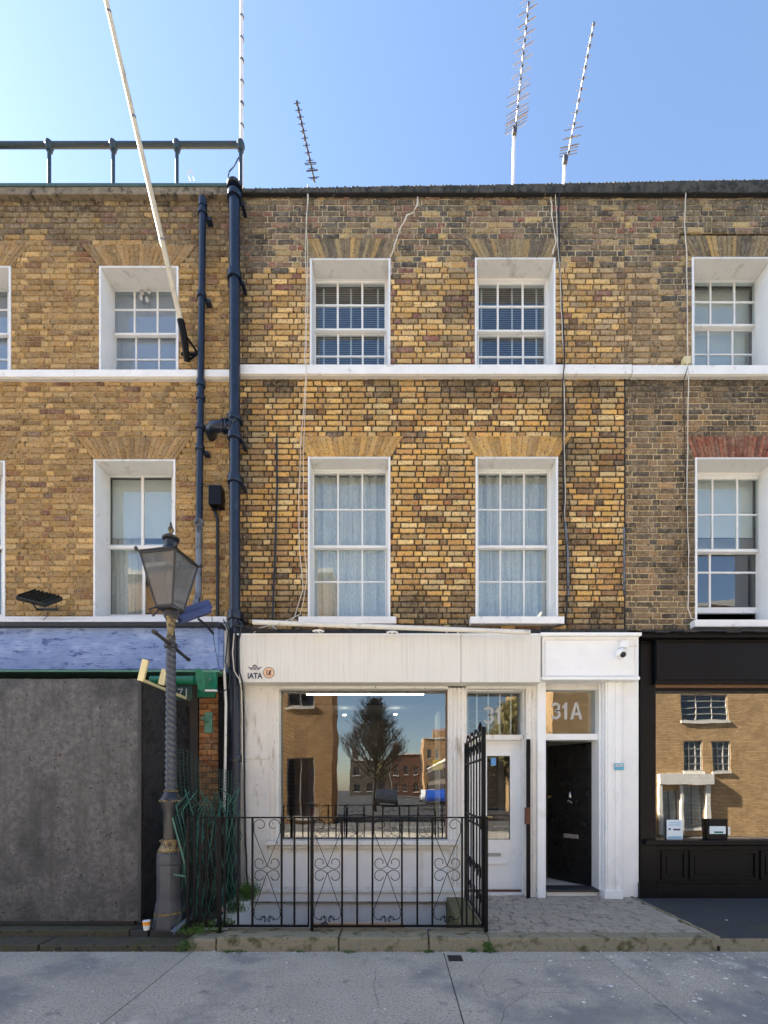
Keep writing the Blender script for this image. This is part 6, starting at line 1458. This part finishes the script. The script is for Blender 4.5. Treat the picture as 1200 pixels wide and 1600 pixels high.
# terrace along the side street, near houses on its right in the reflection
for i in range(6):
    y1 = -29 - i * 7.2; T = thing('side_street_house', 'flat fronted grey brick house, %s from the corner of the side street' % ('first', 'second', 'third', 'fourth', 'fifth', 'sixth')[i], 'building', (6, y1, 0), 'terrace houses along the side street')
    bx(5.2, 12, y1 - 7.1, y1, -.1, 4.4).obj('wall', 'brick_far_grey', T); bx(5.1, 12.1, y1 - 7.15, y1 + .02, 4.4, 4.6).obj('parapet', 'stone_trim', T)
    for a in range(3):
        for z0, z1 in ((.5, 1.9), (2.5, 3.7)): bx(5.12, 5.2, y1 - 1.3 - a * 2.3, y1 - .4 - a * 2.3, z0, z1).obj('window', 'opp_window', T)
def far_house(label, x0, x1, y, h, m, pots=4, ch=(0, 1.2)):
    T = thing('far_house', label, 'building', ((x0 + x1) / 2, y, 0))
    wl = [(x0 + (x1 - x0) * (k + .25) / 3, x0 + (x1 - x0) * (k + .7) / 3, z, z + 1.5) for k in range(3) for z in (.8, 3.8, 6.6) if z + 1.8 < h]
    punched(T, 'wall', x0, x1, y - 8, y, -.1, h, wl, m)
    for w_ in wl: opp_window(T, *w_, y, bars=(1, 1))
    bx(x0 - .1, x1 + .1, y - 8, y + .1, h, h + .2).obj('parapet', 'stone_trim', T)
    cx = x0 + ch[0] + .3; c = bx(cx, cx + ch[1], y - 3, y - 2, h, h + 1.8).obj('chimney', m, T)
    for k in range(pots): MB().lathe([(0, 0), (.13, 0), (.11, .5), (0, .5)], 10, Matrix.Translation((cx + .15 + k * (ch[1] - .3) / max(1, pots - 1), y - 2.5, h + 1.8))).obj('chimney_pot', 'chimney_pot', c)
far_house('red brick house with chimneys closing the side street', -1, 4.4, -78, 7.6, 'brick_far_red')
far_house('tall red brick house with chimney pots behind the side street terrace', 4.6, 9.5, -73, 9.8, 'brick_far_orange', 5, (1.5, 2.2))
far_house('grey brick house at the left end of the side street', -9, -1.2, -82, 6.6, 'brick_far_grey')
def bare_tree(name, label, x, y, h, spread, seed, m='twig', buds=0, lv=5):
    r = random.Random(seed); T = thing(name, label, 'tree', (x, y, 0)); tr = MB(); tw = MB(); lf = MB()
    def limb(p, d, L, rad, lev):
        n = 3; P_ = [p]; 
        for k in range(n): d = (d + Vector((r.uniform(-.12, .12), r.uniform(-.12, .12), .10))).normalized(); P_.append(P_[-1] + d * L / n)
        (tr if lev < 2 else tw).tube(P_, [max(rad * (1 - .5 * k / n), .009) for k in range(n + 1)], 6 if lev < 2 else 3, False)
        if lev >= 3:
            for k in range(buds):
                c = P_[-1] + Vector((r.gauss(0, .12), r.gauss(0, .12), r.gauss(0, .12))); s = r.uniform(.03, .06); o = len(lf.v)
                u = Vector((r.uniform(-1, 1), r.uniform(-1, 1), r.uniform(-1, 1))).normalized(); v = u.orthogonal().normalized(); lf.v += [tuple(c - u * s), tuple(c + v * s), tuple(c + u * s)]; lf.f.append((o, o + 1, o + 2))
        if lev >= lv: return
        for k in range(4 if lev < 4 else 3):
            t = r.uniform(.25, 1); base = P_[0].lerp(P_[-1], t); a = r.uniform(0, 6.28); nd = (d * .95 + Vector((math.cos(a), math.sin(a), .15)) * r.uniform(.5, .85)).normalized(); limb(base, nd, L * r.uniform(.55, .75), rad * .5, lev + 1)
    tr.tube([(x, y, -.1), (x, y, h * .22), (x + .05, y, h * .55), (x, y, h * .92)], [h * .018, h * .014, h * .008, h * .002], 8)
    n = 84
    for k in range(n):
        t = k / n; z_ = h * lerp(.25, .93, t); a = k * 2.4; w_ = spread * (1 - t) ** .75 * .40 + .16
        limb(Vector((x, y, z_)), Vector((math.cos(a), math.sin(a), .45 + 1.2 * t)).normalized(), w_, h * .006 * (1 - t * .6), 1)
    tr.obj('trunk', 'twig', T); tw.obj('twigs', m, T)
    if buds:
        me_ = bpy.data.meshes.new('buds'); me_.from_pydata(lf.v, [], lf.f); me_.materials.append(MATS['bud']); o = bpy.data.objects.new('buds', me_); COL.objects.link(o); o.parent = T; o.matrix_parent_inverse = Matrix.Translation(-WL(T))
bare_tree('bare_tree', 'tall pear-shaped bare street tree across the road', m_px(585, 31), -25, 7.9, 4.6, 5, lv=4)
bare_tree('budding_tree', 'budding street tree opposite the two doors', m_px(812, 19.5), -13.6, 5.2, 3.2, 9, buds=5, lv=4)
bare_tree('side_street_tree', 'small tree far down the side street', -2.4, -60, 5.2, 3.6, 13, buds=3, lv=3)
def car(label, x, y, rz, m, h=1.45, L=4.2):
    T = thing('parked_car', label, 'car', (0, 0, 0), 'cars parked across the street')
    prof = [(-L / 2, .35), (-L / 2 + .05, .75), (-L / 2 + .9, .92), (-L / 2 + 1.5, h), (L / 2 - 1.0, h), (L / 2 - .2, .95), (L / 2, .7), (L / 2, .35)]
    MB().poly([(a, -.85, b) for a, b in prof], (0, 1.7, 0)).obj('body', m, T, bevel=.06)
    g = MB(); 
    for s in (-.862, .85): g.poly([(a, s, b) for a, b in ((-L / 2 + 1.15, .95), (-L / 2 + 1.65, h - .08), (L / 2 - 1.1, h - .08), (L / 2 - .55, .97))], (0, .012, 0))
    g.poly([(-L / 2 + .93, -.7, .96), (-L / 2 + 1.43, -.7, h - .06), (-L / 2 + 1.40, -.7, h - .04), (-L / 2 + .90, -.7, .98)], (0, 1.4, 0)); g.obj('side_glass', 'car_glass', T)
    for a in (-L / 2 + .8, L / 2 - .8):
        for s in (-.8, .8): w_ = MB().lathe([(0, -.1), (.3, -.1), (.32, 0), (.3, .1), (0, .1)], 20, Matrix.Translation((a, s, .32)) @ Matrix.Rotation(R(90), 4, 'X')).obj('wheel', 'tyre', T, smooth=True); MB().lathe([(0, -.11), (.19, -.11), (.19, .11), (0, .11)], 14, Matrix.Translation((a, s, .32)) @ Matrix.Rotation(R(90), 4, 'X')).obj('rim', 'chrome', w_)
    T.location = (x, y, -.12); T.rotation_euler = (0, 0, rz); return T
car('blue car parked down the side street on the right', 3.5, -37, R(90), 'car_blue')
car('dark car parked in the side street', -.8, -33, R(90), 'car_dark'); car('white car parked further down the side street', 3.3, -44, R(90), 'car_white')
# the row goes on to either side, out of frame
for i, (a, b, side) in enumerate(((XL0 - 5.6, XL0 - .01, 'left'), (XL0 - 11.2, XL0 - 5.61, 'left'), (XL0 - 17, XL0 - 11.21, 'left'), (XL0 - 24, XL0 - 17.01, 'left'), (XL0 - 34, XL0 - 24.01, 'left'), (XR1 + .01, XR1 + 5.8, 'right'), (XR1 + 5.81, XR1 + 12, 'right'))):
    T = thing('neighbouring_house', 'unseen brick terraced house further along the row to the %s, %s from the frame' % (side, ('first', 'second', 'third', 'fourth', 'fifth', 'first', 'second')[i]), 'house', ((a + b) / 2, 0, 0), 'houses continuing the terrace')
    zz_ = ZP if i in (0, 5, 6) else 14.0            # unseen houses further left, height made up to keep the pavement in shade
    bx(a, b, .05, 8, -3, zz_ - .01).obj('wall', 'brick_far_tan', T); bx(a, b, -.05, .3, zz_, zz_ + .1).obj('coping_stone', 'coping_dark', T)
    bx(a, b, -.3, .049, 2.9, 3.6).obj('fascia', 'stone_trim', T); bx(a, b, -.08, .049, pz(584), pz(572)).obj('string_course', 'sill_paint', T)
    for k in range(2):
        for z0, z1 in ((pz(965), pz(715)), (pz(568), pz(405))):
            c = lerp(a, b, (k + .5) / 2); w_ = bx(c - .52, c + .52, .02, .045, z0, z1).obj('window', 'white_paint', T); bx(c - .45, c + .45, .01, .018, z0 + .06, z1 - .06).obj('pane', 'opp_window', w_)
